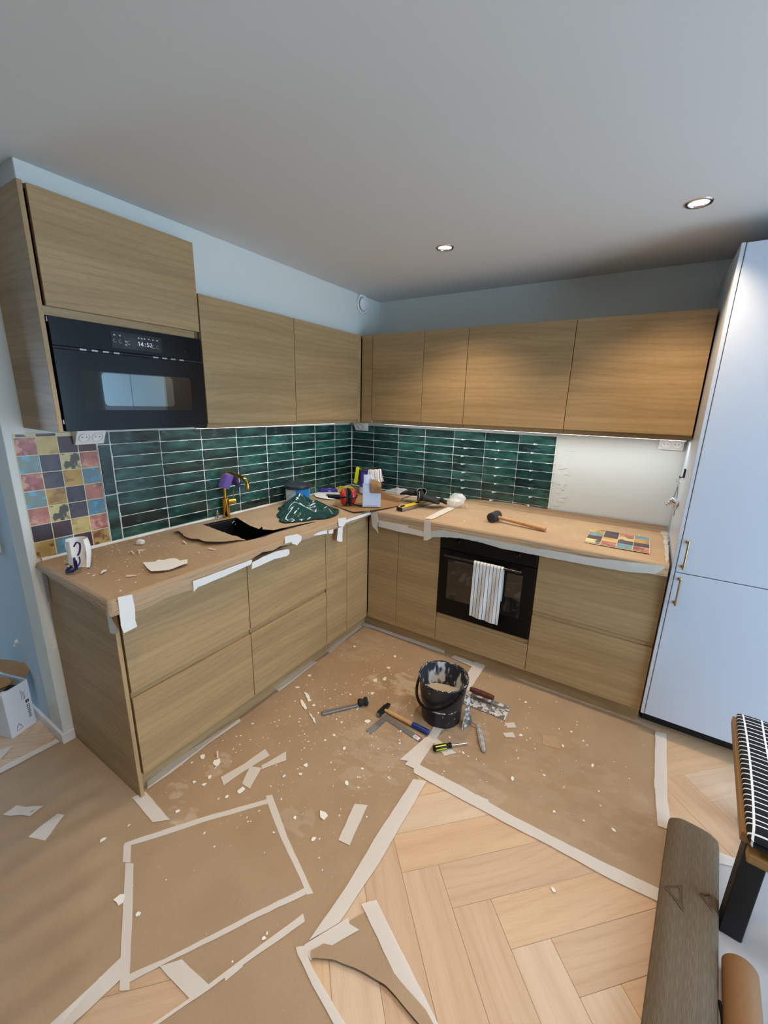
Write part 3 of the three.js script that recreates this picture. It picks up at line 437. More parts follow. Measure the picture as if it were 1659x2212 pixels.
hang([[2.021,0.919],[1.962,0.918],[1.706,0.919],[1.703,0.910],[1.711,0.895],[1.867,0.885],[1.998,0.882],[2.021,0.868]], 'x', 0.668, 3, 'masking_tape', 'long white tape holding the paper above the end drawer cabinet', tapeWhite);
hang([[1.702,0.902],[1.635,0.911],[1.552,0.915],[1.471,0.904],[1.450,0.896],[1.449,0.874],[1.470,0.864],[1.561,0.876],[1.631,0.872],[1.708,0.868]], 'x', 0.668, 4, 'masking_tape', 'white tape below the sink, ragged at its right end', tapeWhite);
hang([[1.481,0.978],[1.389,0.970],[1.353,0.947],[1.358,0.923],[1.392,0.905],[1.428,0.923],[1.434,0.935],[1.483,0.938]], 'x', 0.669, 5, 'masking_tape', 'crumpled white tape on the front edge right below the sink opening', tapeWhite);
hang([[1.256,0.925],[1.219,0.933],[1.137,0.930],[1.129,0.904],[1.219,0.918]], 'x', 0.664, 6, 'masking_tape', 'short torn white tape at the top of the sink drawers', tapeWhite);
hang([[1.117,0.922],[1.070,0.919],[1.075,0.893],[1.116,0.901]], 'x', 0.665, 7, 'masking_tape', 'tiny square of white tape over the seam beside the narrow cabinet', tapeWhite);
hang([[1.028,0.916],[0.978,0.916],[0.984,0.816],[1.000,0.817],[1.036,0.833]], 'x', 0.666, 8, 'masking_tape', 'white tape strip hanging down the narrow oak door', tapeWhite);
hang([[1.027,0.978],[0.946,0.968],[0.946,0.952],[0.698,0.947],[0.644,0.938],[0.667,0.930],[0.946,0.932],[0.971,0.913],[1.021,0.925]], 'x', 0.667, 9, 'masking_tape', 'white tape along the paper edge next to the inner corner', tapeWhite);
hang([[0.669,0.940],[0.721,0.956],[0.735,0.896],[0.726,0.851],[0.738,0.799],[0.711,0.826],[0.685,0.843]], 'z', 0.668, 10, 'masking_tape', 'pale tape hanging from the inner corner of the worktop', M.tape);
hang([[0.733,0.897],[0.965,0.900],[0.963,0.876],[0.911,0.867],[0.902,0.846],[0.734,0.851]], 'z', 0.667, 11, 'masking_tape', 'pale tape band on the oven run nearest the inner corner', M.tape);
hang([[0.890,0.872],[0.962,0.890],[1.087,0.881],[1.089,0.848],[0.883,0.845]], 'z', 0.6685, 12, 'masking_tape', 'pale tape band between the corner band and the upright strip', M.tape);
hang([[1.085,0.963],[1.130,0.972],[1.140,0.846],[1.114,0.827],[1.087,0.825]], 'z', 0.6695, 13, 'masking_tape', 'upright pale tape strip left of the oven top', M.tape);
hang([[1.119,0.869],[1.134,0.896],[1.222,0.918],[1.348,0.915],[1.500,0.917],[1.674,0.915],[1.843,0.917],[1.826,0.877],[1.754,0.876],[1.601,0.874],[1.478,0.885],[1.350,0.887],[1.225,0.872],[1.151,0.857],[1.123,0.833]], 'z', 0.668, 14, 'clear_film_strip', 'translucent film strip hanging over the top of the oven', M.tapeFilm, 'film');
hang([[1.813,0.921],[2.057,0.924],[2.269,0.944],[2.383,0.952],[2.381,0.940],[2.351,0.905],[2.299,0.896],[2.207,0.885],[2.130,0.883],[1.885,0.878],[1.809,0.877]], 'z', 0.669, 15, 'clear_film_strip', 'translucent film strip above the drawers right of the oven', M.tapeFilm, 'film');
hang([[-0.042,0.929],[0.010,0.928],[0.120,0.927],[0.333,0.931],[0.515,0.913],[0.514,0.889],[0.400,0.884],[0.249,0.887],[0.206,0.880],[0.052,0.895],[0.040,0.759],[-0.010,0.749],[-0.013,0.850]], 'z', 2.3255, 16, 'masking_tape', 'greyish tape along the top of the oak end panel', std({ color: 0xb9b6ae, roughness: 0.7, side: THREE.DoubleSide, transparent: true, opacity: 0.6 }));
{ const g = sheet(jitterOutline([[1.070,0.635],[1.067,0.575],[1.059,0.231],[1.119,0.260],[1.121,0.567],[1.117,0.627]], 0.02, 0.002, 4), (x, z) => CT + 0.006 + 0.002 * n3(x * 30, z * 30, 5), 0.02); tag(mesh('masking_tape', g, M.tape), 'pale tape running across the oven worktop to the crumpled bunch', 'tape'); }

// ---------------------------------------------------------------- things on the worktop
// smooth skin around tapered bones [a, b, ra, rb], meshed with cells of the given size
function skin(bones, cell, k = 0.008) {
  const lo = V(1e9, 1e9, 1e9), hi = V(-1e9, -1e9, -1e9); for (const [a, b, ra, rb] of bones) { const r = Math.max(ra, rb) + 3 * cell; for (const q of [a, b]) { lo.min(V(q[0] - r, q[1] - r, q[2] - r)); hi.max(V(q[0] + r, q[1] + r, q[2] + r)); } }
  const ext = Math.max(hi.x - lo.x, hi.y - lo.y, hi.z - lo.z), n = Math.min(96, Math.ceil(ext / cell) + 2), mc = new MarchingCubes(n, new THREE.MeshBasicMaterial(), false, false, 120000), h = ext / 2, c = lo.clone().add(hi).multiplyScalar(0.5); mc.isolation = 0;
  for (let z = 0; z < n; z++) for (let y = 0; y < n; y++) for (let x = 0; x < n; x++) {
    const p = [c.x + (x - n / 2) / (n / 2) * h, c.y + (y - n / 2) / (n / 2) * h, c.z + (z - n / 2) / (n / 2) * h]; let s = 0;
    for (const [a, b, ra, rb, fl = 1] of bones) { const d = [b[0] - a[0], b[1] - a[1], b[2] - a[2]], q = [p[0] - a[0], p[1] - a[1], p[2] - a[2]], t = clamp((q[0] * d[0] + q[1] * d[1] + q[2] * d[2]) / (d[0] ** 2 + d[1] ** 2 + d[2] ** 2 || 1e-9), 0, 1); s += Math.exp(-(Math.hypot(q[0] - d[0] * t, (q[1] - d[1] * t) * fl, q[2] - d[2] * t) - lerp(ra, rb, t)) / k); }
    mc.field[x + y * n + z * n * n] = k * Math.log(Math.max(s, 1e-30));
  }
  mc.update(); const g = new THREE.BufferGeometry(), m = mc.count, P = new Float32Array(m * 3); for (let i = 0; i < m; i++) { P[i * 3] = c.x + mc.positionArray[i * 3] * h; P[i * 3 + 1] = c.y + mc.positionArray[i * 3 + 1] * h; P[i * 3 + 2] = c.z + mc.positionArray[i * 3 + 2] * h; }
  g.setAttribute('position', new THREE.BufferAttribute(P, 3)); const w = mergeVertices(g, 1e-6); w.computeVertexNormals(); return w;
}
// brass tap
{ const t = thing('tap', 'polished brass kitchen tap with a purple cloth over its spout', 'tap', [0.042, CT + 0.002, 1.37]);
  mesh('body', lathe([[0, 0], [0.027, 0], [0.027, 0.004], [0.0225, 0.006], [0.0225, 0.118], [0.021, 0.122], [0.011, 0.124]], 32), M.brass, t);
  mesh('spout', merge(tube([[0, 0.12, 0], [0, 0.2, 0], [0, 0.262, 0], [0.012, 0.284, -0.002], [0.035, 0.288, -0.006], [0.1, 0.276, -0.018], [0.15, 0.262, -0.026], [0.17, 0.25, -0.029], [0.178, 0.228, -0.03]], 0.0105, 60, 14), moved(lathe([[0, 0], [0.0115, 0], [0.0125, 0.003], [0.0125, 0.034], [0.0105, 0.038]], 20), 0.179, 0.196, -0.03)), M.brass, t);
  const l = mesh('lever_housing', rod([0, 0.096, -0.015], [0.012, 0.096, -0.062], 0.0165, 0.0165, 24), M.brass, t); mesh('lever', rod([0.011, 0.1, -0.052], [0.014, 0.166, -0.054], 0.0042, 0.0036, 12), M.brass, l); }
{ const t = thing('brass_valve', 'small brass valve knob left of the tall brass tap', 'valve', [0.03, CT, 1.425]); mesh('stem', lathe([[0, 0], [0.011, 0], [0.011, 0.003], [0.006, 0.006], [0.006, 0.05], [0.004, 0.056], [0, 0.056]], 18), M.chrome, t); mesh('collar', moved(lathe([[0.005, 0], [0.012, 0.001], [0.012, 0.008], [0.005, 0.009]], 18), 0, 0.03, 0), M.brass, t); }
const cloth = (c, more) => std({ color: c, roughness: 0.95, side: THREE.DoubleSide, ...more });
{ // cloth over the spout: a strip saddled across the pipe
  const g = grid((u, v) => { const s = (u - 0.5) * 0.2, a = Math.abs(s), side = Math.sign(s), lenK = side < 0 ? 1 : 0.85; const r = 0.0135, th = Math.min(a / r, 1.5), down = Math.max(0, a - r * 1.5) * lenK; const across = side * (r * Math.sin(th) + down * 0.28 + 0.006 * Math.sin(v * 5 + side)), y = r * Math.cos(th) - down + 0.004 * n3(v * 4, u * 6, 2, 3); const w = v * 0.085 - 0.008 + (side < 0 ? -down * 0.25 : down * 0.45);
    return [0.05 + w - across * 0.15, CT + 0.2915 - 0.17 * (w) + y - 0.013, 1.368 - w * 0.16 - across]; }, 40, 14);
  tag(mesh('sponge_cloth', g, cloth(0x7a62b0)), 'purple sponge cloth draped over the spout of the brass tap', 'cloth'); }
// paint bucket by the tiles
{ const t = thing('paint_bucket', 'small paint bucket with blue label and dark grey lid by the tiles', 'bucket', [0.125, CT + 0.002, 0.815]), r = 0.088;
  const lab = canvasTex(1024, 160, (c, w, h) => { c.fillStyle = '#cfd8e4'; c.fillRect(0, 0, w, h); c.fillStyle = '#1c86cf'; c.fillRect(300, 0, 330, h); c.fillStyle = '#5fc0ee'; c.beginPath(); c.moveTo(500, 0); c.lineTo(640, 0); c.lineTo(640, 60); c.fill(); c.fillStyle = '#e8eef4'; c.beginPath(); c.moveTo(590, 40); c.lineTo(700, 20); c.lineTo(700, 160); c.lineTo(560, 160); c.fill(); c.fillStyle = '#123a8c'; c.beginPath(); c.arc(410, 62, 44, 0, 7); c.fill(); c.fillStyle = '#ffffff'; c.font = 'bold 22px sans-serif'; c.textAlign = 'center'; c.fillText('KIILTO', 410, 58); c.fillText('PRO', 410, 82); c.strokeStyle = '#8a95a5'; c.lineWidth = 3; for (let i = 0; i < 5; i++) { c.beginPath(); c.moveTo(210, 60 + i * 18); c.lineTo(280, 60 + i * 18); c.stroke(); } });
  lab.wrapS = THREE.RepeatWrapping; lab.offset.x = 0.2;
  mesh('body', lathe([[0, 0.001], [r - 0.006, 0], [r - 0.004, 0.004], [r, 0.12]], 48), std({ map: lab, roughness: 0.4 }), t);
  mesh('lid', lathe([[0.001, 0.131], [r - 0.008, 0.131], [r - 0.006, 0.139], [r + 0.009, 0.14], [r + 0.011, 0.136], [r + 0.01, 0.116], [r + 0.006, 0.114], [r + 0.002, 0.12]], 48), std({ color: 0x2d3239, roughness: 0.35, side: THREE.DoubleSide }), t);
  mesh('handle', tube(Array.from({ length: 13 }, (_, i) => { const a = i / 12 * Math.PI; return [(r + 0.012) * Math.cos(a + 0.9), 0.112 - 0.07 * Math.sin(a), (r + 0.012) * Math.sin(a + 0.9)]; }), 0.0018, 40, 6), M.steel, t); }
// dark green plastic bag: a heap of pointed folds over an irregular outline
{ const out = [[0.073,0.984],[0.052,0.881],[-0.028,0.712],[-0.047,0.554],[0.074,0.544],[0.147,0.526],[0.240,0.561],[0.412,0.762],[0.573,0.967],[0.554,1.055],[0.523,1.079],[0.483,1.179],[0.436,1.256],[0.375,1.249],[0.344,1.198],[0.271,1.170],[0.258,1.135],[0.199,1.059]], C0 = [0.40, 1.04], ang = (q) => Math.atan2(q[1] - C0[1], q[0] - C0[0]), rays = out.map((q) => [ang(q), Math.hypot(q[0] - C0[0], q[1] - C0[1])]), all = rays.flatMap(([a, r]) => [[a - 2 * Math.PI, r], [a, r], [a + 2 * Math.PI, r]]), rim = lineAt(all);
  const peaks = Array.from({ length: 15 }, (_, k) => { const a = hash(k, 1, 77) * 6.283, q = Math.sqrt(hash(k, 2, 77)) * 0.8, r = Math.min(rim(a), 0.25) * q; return [C0[0] + r * Math.cos(a) - 0.02, C0[1] + r * Math.sin(a) - 0.03, (0.035 + 0.075 * hash(k, 3, 77)) * (1 - 0.55 * q), hash(k, 4, 77) * 3.14, 0.6 + hash(k, 5, 77) * 1.1]; });
  peaks.push([0.3, 0.98, 0.125, 0.7, 0.7], [0.36, 1.1, 0.095, 2.2, 0.6], [0.42, 0.95, 0.085, 1.2, 0.6]);
  const g = grid((u, v) => { const a = (u * 2 - 1) * Math.PI, r = Math.min(rim(a), 0.27) * v, x = C0[0] + r * Math.cos(a), z = C0[1] + r * Math.sin(a); let h = 0.012; for (const [px, pz, H, t, s] of peaks) { const dx = (x - px) * Math.cos(t) + (z - pz) * Math.sin(t), dz = (z - pz) * Math.cos(t) - (x - px) * Math.sin(t); h = Math.max(h, H - s * Math.max(Math.abs(dx) * 0.55, Math.abs(dz)) - 0.2 * Math.abs(dx)); } h = h * (1 - Math.pow(v, 6)) + 0.012 * Math.abs(n3(x * 22, z * 22, 2, 7)) * (1 - v * v) + 0.006 * v * Math.abs(Math.sin(a * 9)); return [x, CT + 0.005 + h, z]; }, 72, 22);
  tag(mesh('plastic_bag', toCreasedNormals(g.toNonIndexed(), 0.35), phys({ color: 0x15423e, roughness: 0.17, clearcoat: 0.5, clearcoatRoughness: 0.12, side: THREE.DoubleSide })), 'crumpled dark green plastic bag lying next to the torn sink opening', 'bag'); }
// corner: cardboard sheet with a folded strip, carton, tub, cloths
{ const t = thing('cardboard_sheet', 'flat cardboard sheet under the things in the worktop corner', 'cardboard'), hc = (x, z) => CT + 0.0075 + 0.006 * smoothstep(x + z, 1.2, 1.45);
  mesh('sheet', sheet(jitterOutline([[0.372,0.724],[0.623,0.811],[0.680,0.734],[0.717,0.637],[0.737,0.573],[0.759,0.441],[0.666,0.235],[0.404,0.112],[0.220,0.145],[0.182,0.368]], 0.05, 0.003, 6), hc, 0.06), M.cardboard, t);
  const [ax, az] = [0.548,0.347], [bx, bz] = [0.721,0.364]; mesh('folded_strip', grid((u, v) => [lerp(ax, bx, u) - 0.012 * v, CT + 0.01 + v * lerp(0.046, 0.028, u), lerp(az, bz, u) - 0.01 * v], 10, 3), M.cardboard, t); }
{ const t = thing('mortar_tub', 'white tub with a purple top band holding cloths in the worktop corner', 'bucket', [0.36, CT + 0.015, 0.225]), r = 0.098;
  const lab = canvasTex(512, 256, (c, w, h) => { c.fillStyle = '#d7d8e2'; c.fillRect(0, 0, w, h); c.fillStyle = '#4b38a0'; c.fillRect(0, 0, w, 62); c.fillStyle = '#8a8fa0'; for (let i = 0; i < 7; i++) c.fillRect(215, 100 + i * 20, 46 - (i % 3) * 9, 6); c.strokeStyle = '#5d6478'; c.lineWidth = 6; c.beginPath(); c.arc(236, 92, 26, 3.4, 5.9); c.stroke(); });
  lab.flipY = true; mesh('body', lathe([[0, 0.001], [r - 0.012, 0], [r - 0.009, 0.004], [r, 0.188]], 48), std({ map: lab, roughness: 0.4, side: THREE.DoubleSide }), t);
  mesh('rim', lathe([[r - 0.004, 0.186], [r + 0.004, 0.184], [r + 0.006, 0.188], [r + 0.004, 0.196], [r - 0.003, 0.197], [r - 0.005, 0.17]], 48), std({ color: 0x2a2c33, roughness: 0.5, side: THREE.DoubleSide }), t); }
function rimCloth(ang, w, len, mat, name, label, s) {   // hangs over the tub's rim at an angle round it
  const cx = 0.36, cz = 0.225, r = 0.098, y = CT + 0.212; const g = grid((u, v) => { const a = ang + (u - 0.5) * w + 0.05 * Math.sin(v * 6 + s), q = v * (len + 0.05) - 0.05, f = 0.006 * Math.sin(u * 19 + v * 2 + s) + 0.004 * n3(u * 5, v * 6, s, 4); let rad, h; if (q < 0) { rad = r - 0.012 + q * 0.25; h = q * 0.7; } else if (q < 0.02) { const k = q / 0.02 * Math.PI; rad = r + 0.0 - 0.013 * Math.cos(k); h = 0.008 * Math.sin(k); } else { rad = r + 0.014 + (q - 0.02) * 0.16; h = -(q - 0.02); } return [cx + (rad + f) * Math.cos(a), y + h + f * 0.5, cz + (rad + f) * Math.sin(a)]; }, 24, 30);
  return tag(mesh(name, g, mat), label, 'cloth'); }
rimCloth(2.2, 0.55, 0.135, cloth(0xd8de1e), 'yellow_cloth', 'bright yellow cloth hanging over the rim of the purple banded tub', 1);
const stripeTex = dataTex(128, 4, (u) => { const k = (u * 9) % 1; return k < 0.2 ? [40, 40, 52] : [232, 226, 214]; }, {});
rimCloth(0.55, 1.15, 0.11, cloth(0xffffff, { map: stripeTex }), 'striped_cloth', 'grey and white striped cloth bunched on the rim of the purple banded tub', 4);
{ const A = [0.594,0.663], B = [0.698,0.590], w = Math.hypot(B[0] - A[0], B[1] - A[1]), turn = Math.atan2(-(B[1] - A[1]), B[0] - A[0]);
  const t = thing('carton', 'pale blue open carton standing in front of the purple banded tub', 'box', [A[0], CT + 0.0155, A[1]], turn), T = 0.0022, d = 0.09;
  const face = canvasTex(256, 384, (c, W, H) => { c.fillStyle = '#c4d2ea'; c.fillRect(0, 0, W, H); c.strokeStyle = '#8d9cb8'; c.lineWidth = 3; c.beginPath(); c.moveTo(0, 150); c.lineTo(W, 150); c.moveTo(130, 70); c.lineTo(130, 150); c.stroke(); c.fillStyle = '#5a6f9d'; for (let i = 0; i < 14; i++) c.fillRect(56 + i * 11, H - 22, 8, 9); });
  const mat = std({ color: 0xc6d3e8, roughness: 0.6 }), fm = std({ map: face, roughness: 0.6 });
  const fg = prism([[0, 0], [w, 0], [w - 0.002, 0.128], [w * 0.5, 0.138], [w * 0.5, 0.166], [0.0, 0.166]], -T, 0, 'z'); { const uv = fg.attributes.uv, p = fg.attributes.position; for (let i = 0; i < uv.count; i++) uv.setXY(i, p.getX(i) / w, p.getY(i) / 0.17); } mesh('front', fg, fm, t);
  mesh('side', prism([[-d, 0], [0, 0], [0, 0.166], [-d, 0.15]], 0, T, 'x'), mat, t); mesh('side', prism([[-d, 0], [0, 0], [0, 0.128], [-d, 0.14]], w - T, w, 'x'), mat, t); mesh('back', box(0, w, 0, 0.14, -d, -d + T, 0.0003), mat, t); mesh('bottom', box(0, w, 0, T, -d, 0, 0.0003), mat, t);
  mesh('torn_flap', grid((u, v) => [0.006 + u * (w * 0.42), 0.166 + v * 0.062, 0.001 - 0.012 * v + 0.003 * Math.sin(u * 5)], 6, 4), mat, t);
  mesh('brown_flap', toCreasedNormals(grid((u, v) => [w * 0.46 + u * w * 0.56, 0.1 + v * 0.1 - (v > 0.6 ? u * u * 0.03 : 0), 0.006 + 0.02 * Math.sin(v * 3) + 0.008 * n3(u * 3, v * 4, 2)], 6, 6).toNonIndexed(), 0.4), M.cardboard, t); }
// red ear defenders
{ const t = thing('ear_defenders', 'red ear defenders with black straps on the cardboard sheet', 'ear defenders', [0.475, CT + 0.0145, 0.675], -0.72), red = phys({ color: 0xc02418, roughness: 0.3, clearcoat: 0.5 });
  const cup = (z, ry) => { const c = new THREE.SphereGeometry(1, 28, 18); c.scale(0.043, 0.058, 0.03); const o = mesh('cup', c, red, t); o.position.set(0, 0.058, z); o.rotation.y = ry; const q = new THREE.TorusGeometry(1, 0.3, 10, 30); q.scale(0.033, 0.046, 0.04); mesh('cushion', q.translate(0, 0, -0.016), M.dark, o);
    mesh('strap', tube([[-0.046, -0.004, -0.012], [-0.038, 0.0, 0.018], [0, 0.002, 0.0335], [0.034, 0.006, 0.022], [0.045, 0.008, -0.008]], 0.0055, 30, 6), M.black, o); return o; };
  cup(0.03, 0); cup(-0.03, Math.PI);
  mesh('headband', merge(tube([[-0.005, 0.06, 0.067], [-0.03, 0.056, 0.1], [-0.06, 0.05, 0.125], [-0.1, 0.046, 0.1], [-0.1, 0.05, 0.02], [-0.07, 0.06, -0.05], [-0.01, 0.064, -0.068]], 0.0055, 60, 8), moved(box(-0.055, 0.055, -0.009, 0.009, -0.004, 0.004, 0.002), -0.035, 0.05, 0.095, 0, 0.75), tube([[0.02, 0.012, -0.03], [0.05, 0.006, -0.05], [0.07, 0.005, -0.085]], 0.005, 16, 6), tube([[-0.02, 0.1, 0.006], [0.0, 0.118, 0.0], [0.03, 0.1, -0.01], [0.042, 0.06, 0.0]], 0.006, 20, 6)), M.black, t); }
// sheet, scraper, purple pack, tape roll, goggles
tag(mesh('white_paper_sheet', sheet(jitterOutline([[-0.050,0.470],[-0.034,0.374],[0.115,0.348],[0.203,0.410],[0.306,0.541],[0.253,0.594],[0.181,0.609],[0.107,0.603]], 0.03, 0.002, 8), (x, z) => CT + 0.008 + 0.003 * n3(x * 12, z * 12, 6), 0.03), M.paper), 'white sheet of paper behind the green plastic bag', 'paper');
{ const [x, z] = [0.186,0.494]; const t = thing('scraper_blade', 'small grey steel scraper blade on the white sheet of paper', 'scraper', [x, CT + 0.014, z], 0.5); mesh('blade', box(-0.05, 0.05, 0, 0.0015, -0.03, 0.03, 0.0004), M.steelWorn, t); mesh('spine', box(-0.05, 0.05, 0.0015, 0.004, -0.03, -0.022, 0.0006), M.steel, t); }
{ const [x, z] = [0.069,0.399]; const lab = canvasTex(256, 64, (c, w, h) => { c.fillStyle = '#3d2a98'; c.fillRect(0, 0, w, h); c.fillStyle = '#dcdff5'; c.fillRect(110, 26, 60, 12); c.fillRect(120, 14, 36, 6); });
  const t = thing('purple_packet', 'purple packet lying on the white sheet beside the paint bucket', 'packet', [x, CT + 0.0135, z], 0.62); const g = box(-0.07, 0.07, 0, 0.024, -0.019, 0.019, 0.004); const p = g.attributes.position, uv = g.attributes.uv; for (let i = 0; i < p.count; i++) uv.setXY(i, p.getX(i) / 0.14 + 0.5, (p.getY(i) + p.getZ(i)) / 0.06 + 0.3); mesh('pack', g, std({ map: lab, roughness: 0.4 }), t); mesh('crimp', box(-0.078, -0.07, 0.008, 0.012, -0.019, 0.019, 0.001), std({ color: 0x3d2a98, roughness: 0.4 }), t); }
{ const [x, z] = [0.141,0.315]; const t = thing('tape_roll', 'roll of cream masking tape lying behind the red ear defenders', 'tape', [x, CT + 0.0115, z]); mesh('tape', lathe([[0.04, 0], [0.052, 0], [0.0525, 0.002], [0.0525, 0.026], [0.052, 0.028], [0.04, 0.028], [0.04, 0]], 36), std({ color: 0xe3d59a, roughness: 0.7 }), t); mesh('core', lathe([[0.038, 0.0005], [0.04, 0.0005], [0.04, 0.0275], [0.038, 0.0275], [0.038, 0.0005]], 36), M.cardboard, t); }
{ const [x, z] = [0.224,0.303]; const t = thing('safety_goggles', 'yellow tinted safety goggles between the ear defenders and the tub', 'goggles', [x - 0.01, CT + 0.012, z + 0.045], 0.4); mesh('lens', grid((u, v) => { const a = (u - 0.5) * 2.6; return [0.066 * Math.sin(a), 0.004 + v * (0.052 + 0.008 * Math.cos(a * 2)), 0.05 * Math.cos(a) + 0.008 * v]; }, 28, 6), phys({ color: 0xeede3a, roughness: 0.12, transmission: 0.55, thickness: 0, side: THREE.DoubleSide }), t); mesh('frame', tube([[-0.066, 0.03, 0.01], [-0.05, 0.056, 0.03], [0, 0.058, 0.058], [0.05, 0.056, 0.03], [0.066, 0.03, 0.01]], 0.004, 30, 6), std({ color: 0xd8c62a, roughness: 0.4 }), t); mesh('temple', tube([[0.066, 0.03, 0.012], [0.075, 0.02, -0.03], [0.07, 0.006, -0.08]], 0.0035, 16, 6), std({ color: 0xe0b820, roughness: 0.4 }), t); }
// crumpled clear plastic by the back wall
const crumpled = (cx, cz, lx, lz, h, turn, s, n = 26) => toCreasedNormals(grid((u, v) => { const p = (u - 0.5) * 2, q = (v - 0.5) * 2, e = Math.max(0, 1 - p * p) * Math.max(0, 1 - q * q), a = n3(u * 6, v * 5, s, 3), b = Math.abs(n3(u * 13, v * 11, s + 4, 6)); const x = p * lx * (1 + 0.12 * a), z = q * lz * (1 + 0.2 * b); return [cx + x * Math.cos(turn) + z * Math.sin(turn), CT + 0.006 + h * Math.sqrt(e) * (0.45 + 0.5 * a + 0.7 * b), cz - x * Math.sin(turn) + z * Math.cos(turn)]; }, n, Math.round(n * 0.7)).toNonIndexed(), 0.5);
const film = phys({ color: 0xf4f6f6, roughness: 0.18, transparent: true, opacity: 0.42, side: THREE.DoubleSide, clearcoat: 0.4 });
{ const [x, z] = [0.519,0.093]; tag(mesh('plastic_sheet', crumpled(x + 0.06, z - 0.03, 0.15, 0.05, 0.045, -0.05, 3), film), 'crumpled clear plastic sheet behind the cardboard strip by the tiles', 'plastic sheet'); }
tag(mesh('plastic_bunch', (() => { const [x, z] = [1.123,0.238]; return toCreasedNormals(grid((u, v) => { const a = u * Math.PI * 2, k = n3(Math.cos(a) * 2.4, v * 4, Math.sin(a) * 2.4, 5), r = (0.05 * Math.sin(Math.PI * (0.1 + 0.8 * v)) + 0.008) * (1 + 0.5 * k); return [x - 0.03 + 0.02 * v + r * Math.cos(a), CT + 0.004 + v * 0.1, z - 0.02 - 0.03 * v + r * Math.sin(a) * 0.8]; }, 26, 12).toNonIndexed(), 0.5); })(), film), 'upright crumpled bunch of clear film at the end of the tape strip', 'plastic film');
// spirit level
{ const a = V(0.838,0.560, 0), A = [a.x, a.y], dir = Math.atan2(-(0.1 - A[1]), 0.915 - A[0]); const t = thing('spirit_level', 'short yellow and silver spirit level under the black gloves', 'spirit level', [A[0], CT + 0.004, A[1]], dir), L = 0.4;
  mesh('body', box(0, L, 0, 0.024, -0.025, 0.025, 0.002), M.steel, t); mesh('top_rail', box(0.004, L - 0.004, 0.024, 0.0265, -0.023, 0.023, 0.001), std({ color: 0xf0c814, roughness: 0.35 }), t); mesh('end_cap', box(-0.006, 0, -0.0005, 0.0265, -0.026, 0.026, 0.002), M.dark, t); mesh('end_cap', box(L, L + 0.006, -0.0005, 0.0265, -0.026, 0.026, 0.002), M.dark, t);
  for (const x of [0.03, 0.2]) mesh('vial', moved(new THREE.CapsuleGeometry(0.008, 0.03, 6, 14), x, 0.0262, 0, 0, 0, Math.PI / 2), M.black, t); }
// work gloves
function glove(curl) {   // local: fingers along +x, palm down, thumb towards +z
  const bones = [[[-0.06, 0.024, 0], [-0.03, 0.024, 0], 0.036, 0.034, 1.5], [[-0.03, 0.024, 0], [0.02, 0.024, -0.006], 0.036, 0.038, 1.7], [[0.0, 0.024, 0.012], [0.035, 0.022, 0.022], 0.026, 0.024, 1.5]];
  [[-0.034, 0.062, 0.0098], [-0.011, 0.075, 0.0106], [0.012, 0.072, 0.0106], [0.034, 0.058, 0.0102]].forEach(([z, len, r], i) => { const y = 0.024 + curl * 0.01 * (i % 2), m = len * 0.52; bones.push([[0.04, 0.022, z * 0.85], [0.045 + m, y + 0.006 * curl * (i - 1), z * 1.06], r + 0.0015, r], [[0.045 + m, y + 0.006 * curl * (i - 1), z * 1.06], [0.045 + len, y - 0.008, z * 1.22], r, r - 0.002]); });
  bones.push([[-0.018, 0.022, 0.03], [0.018, 0.022, 0.058], 0.0135, 0.012], [[0.018, 0.022, 0.058], [0.05, 0.018, 0.066], 0.012, 0.0095]); return skin(bones, 0.0034, 0.0045); }
const gloveMat = std({ color: 0x1b1b1e, roughness: 0.75 });
for (const [label, pos, turn, curl, roll] of [['black work glove lying with its fingers towards the plastic bunch', [0.95, CT + 0.038, 0.325], 0.62, 1, -0.17], ['black work glove on top of the spirit level pointing at the cardboard', [0.8, CT + 0.058, 0.285], 2.75, 0.4, -0.16]]) {
  const t = thing('work_glove', label, 'glove', pos, turn); t.rotation.z = roll; mesh('glove', glove(curl), gloveMat, t);
  mesh('cuff', grid((u, v) => { const a = u * Math.PI * 2, k = 1 + 0.1 * Math.sin(a * 3 + curl); return [-0.058 - v * 0.032, 0.028 + (0.028 + 0.006 * v) * k * Math.sin(a), (0.037 + 0.006 * v) * k * Math.cos(a)]; }, 28, 5), cloth(0x141416), t); mesh('cuff_hem', tube(Array.from({ length: 16 }, (_, i) => { const a = i / 16 * Math.PI * 2, k = 1 + 0.1 * Math.sin(a * 3 + curl); return [-0.09, 0.028 + 0.034 * k * Math.sin(a), 0.043 * k * Math.cos(a)]; }), 0.0022, 48, 6, true), cloth(0x9a9a9e), t); }
// rubber mallet
{ const t = thing('rubber_mallet', 'black rubber mallet with a wooden handle on the oven worktop', 'mallet', [1.455, CT + 0.033, 0.4], -0.12), rub = std({ color: 0x2a2a2c, roughness: 0.8 });
  mesh('head', moved(lathe([[0, -0.052], [0.027, -0.052], [0.031, -0.047], [0.0315, -0.02], [0.0285, 0], [0.0315, 0.02], [0.031, 0.047], [0.027, 0.052], [0, 0.052]], 32), 0, 0, 0, Math.PI / 2), rub, t); mesh('handle', moved(lathe([[0, -0.03], [0.011, -0.03], [0.0105, 0.03], [0.0115, 0.12], [0.0135, 0.24], [0.0145, 0.325], [0.012, 0.333], [0, 0.334]], 20), 0.0, 0, 0, 0, 0, -Math.PI / 2), std({ map: floorTex, color: 0xe8cda4, roughness: 0.6 }), t); t.rotation.z = -0.05; }
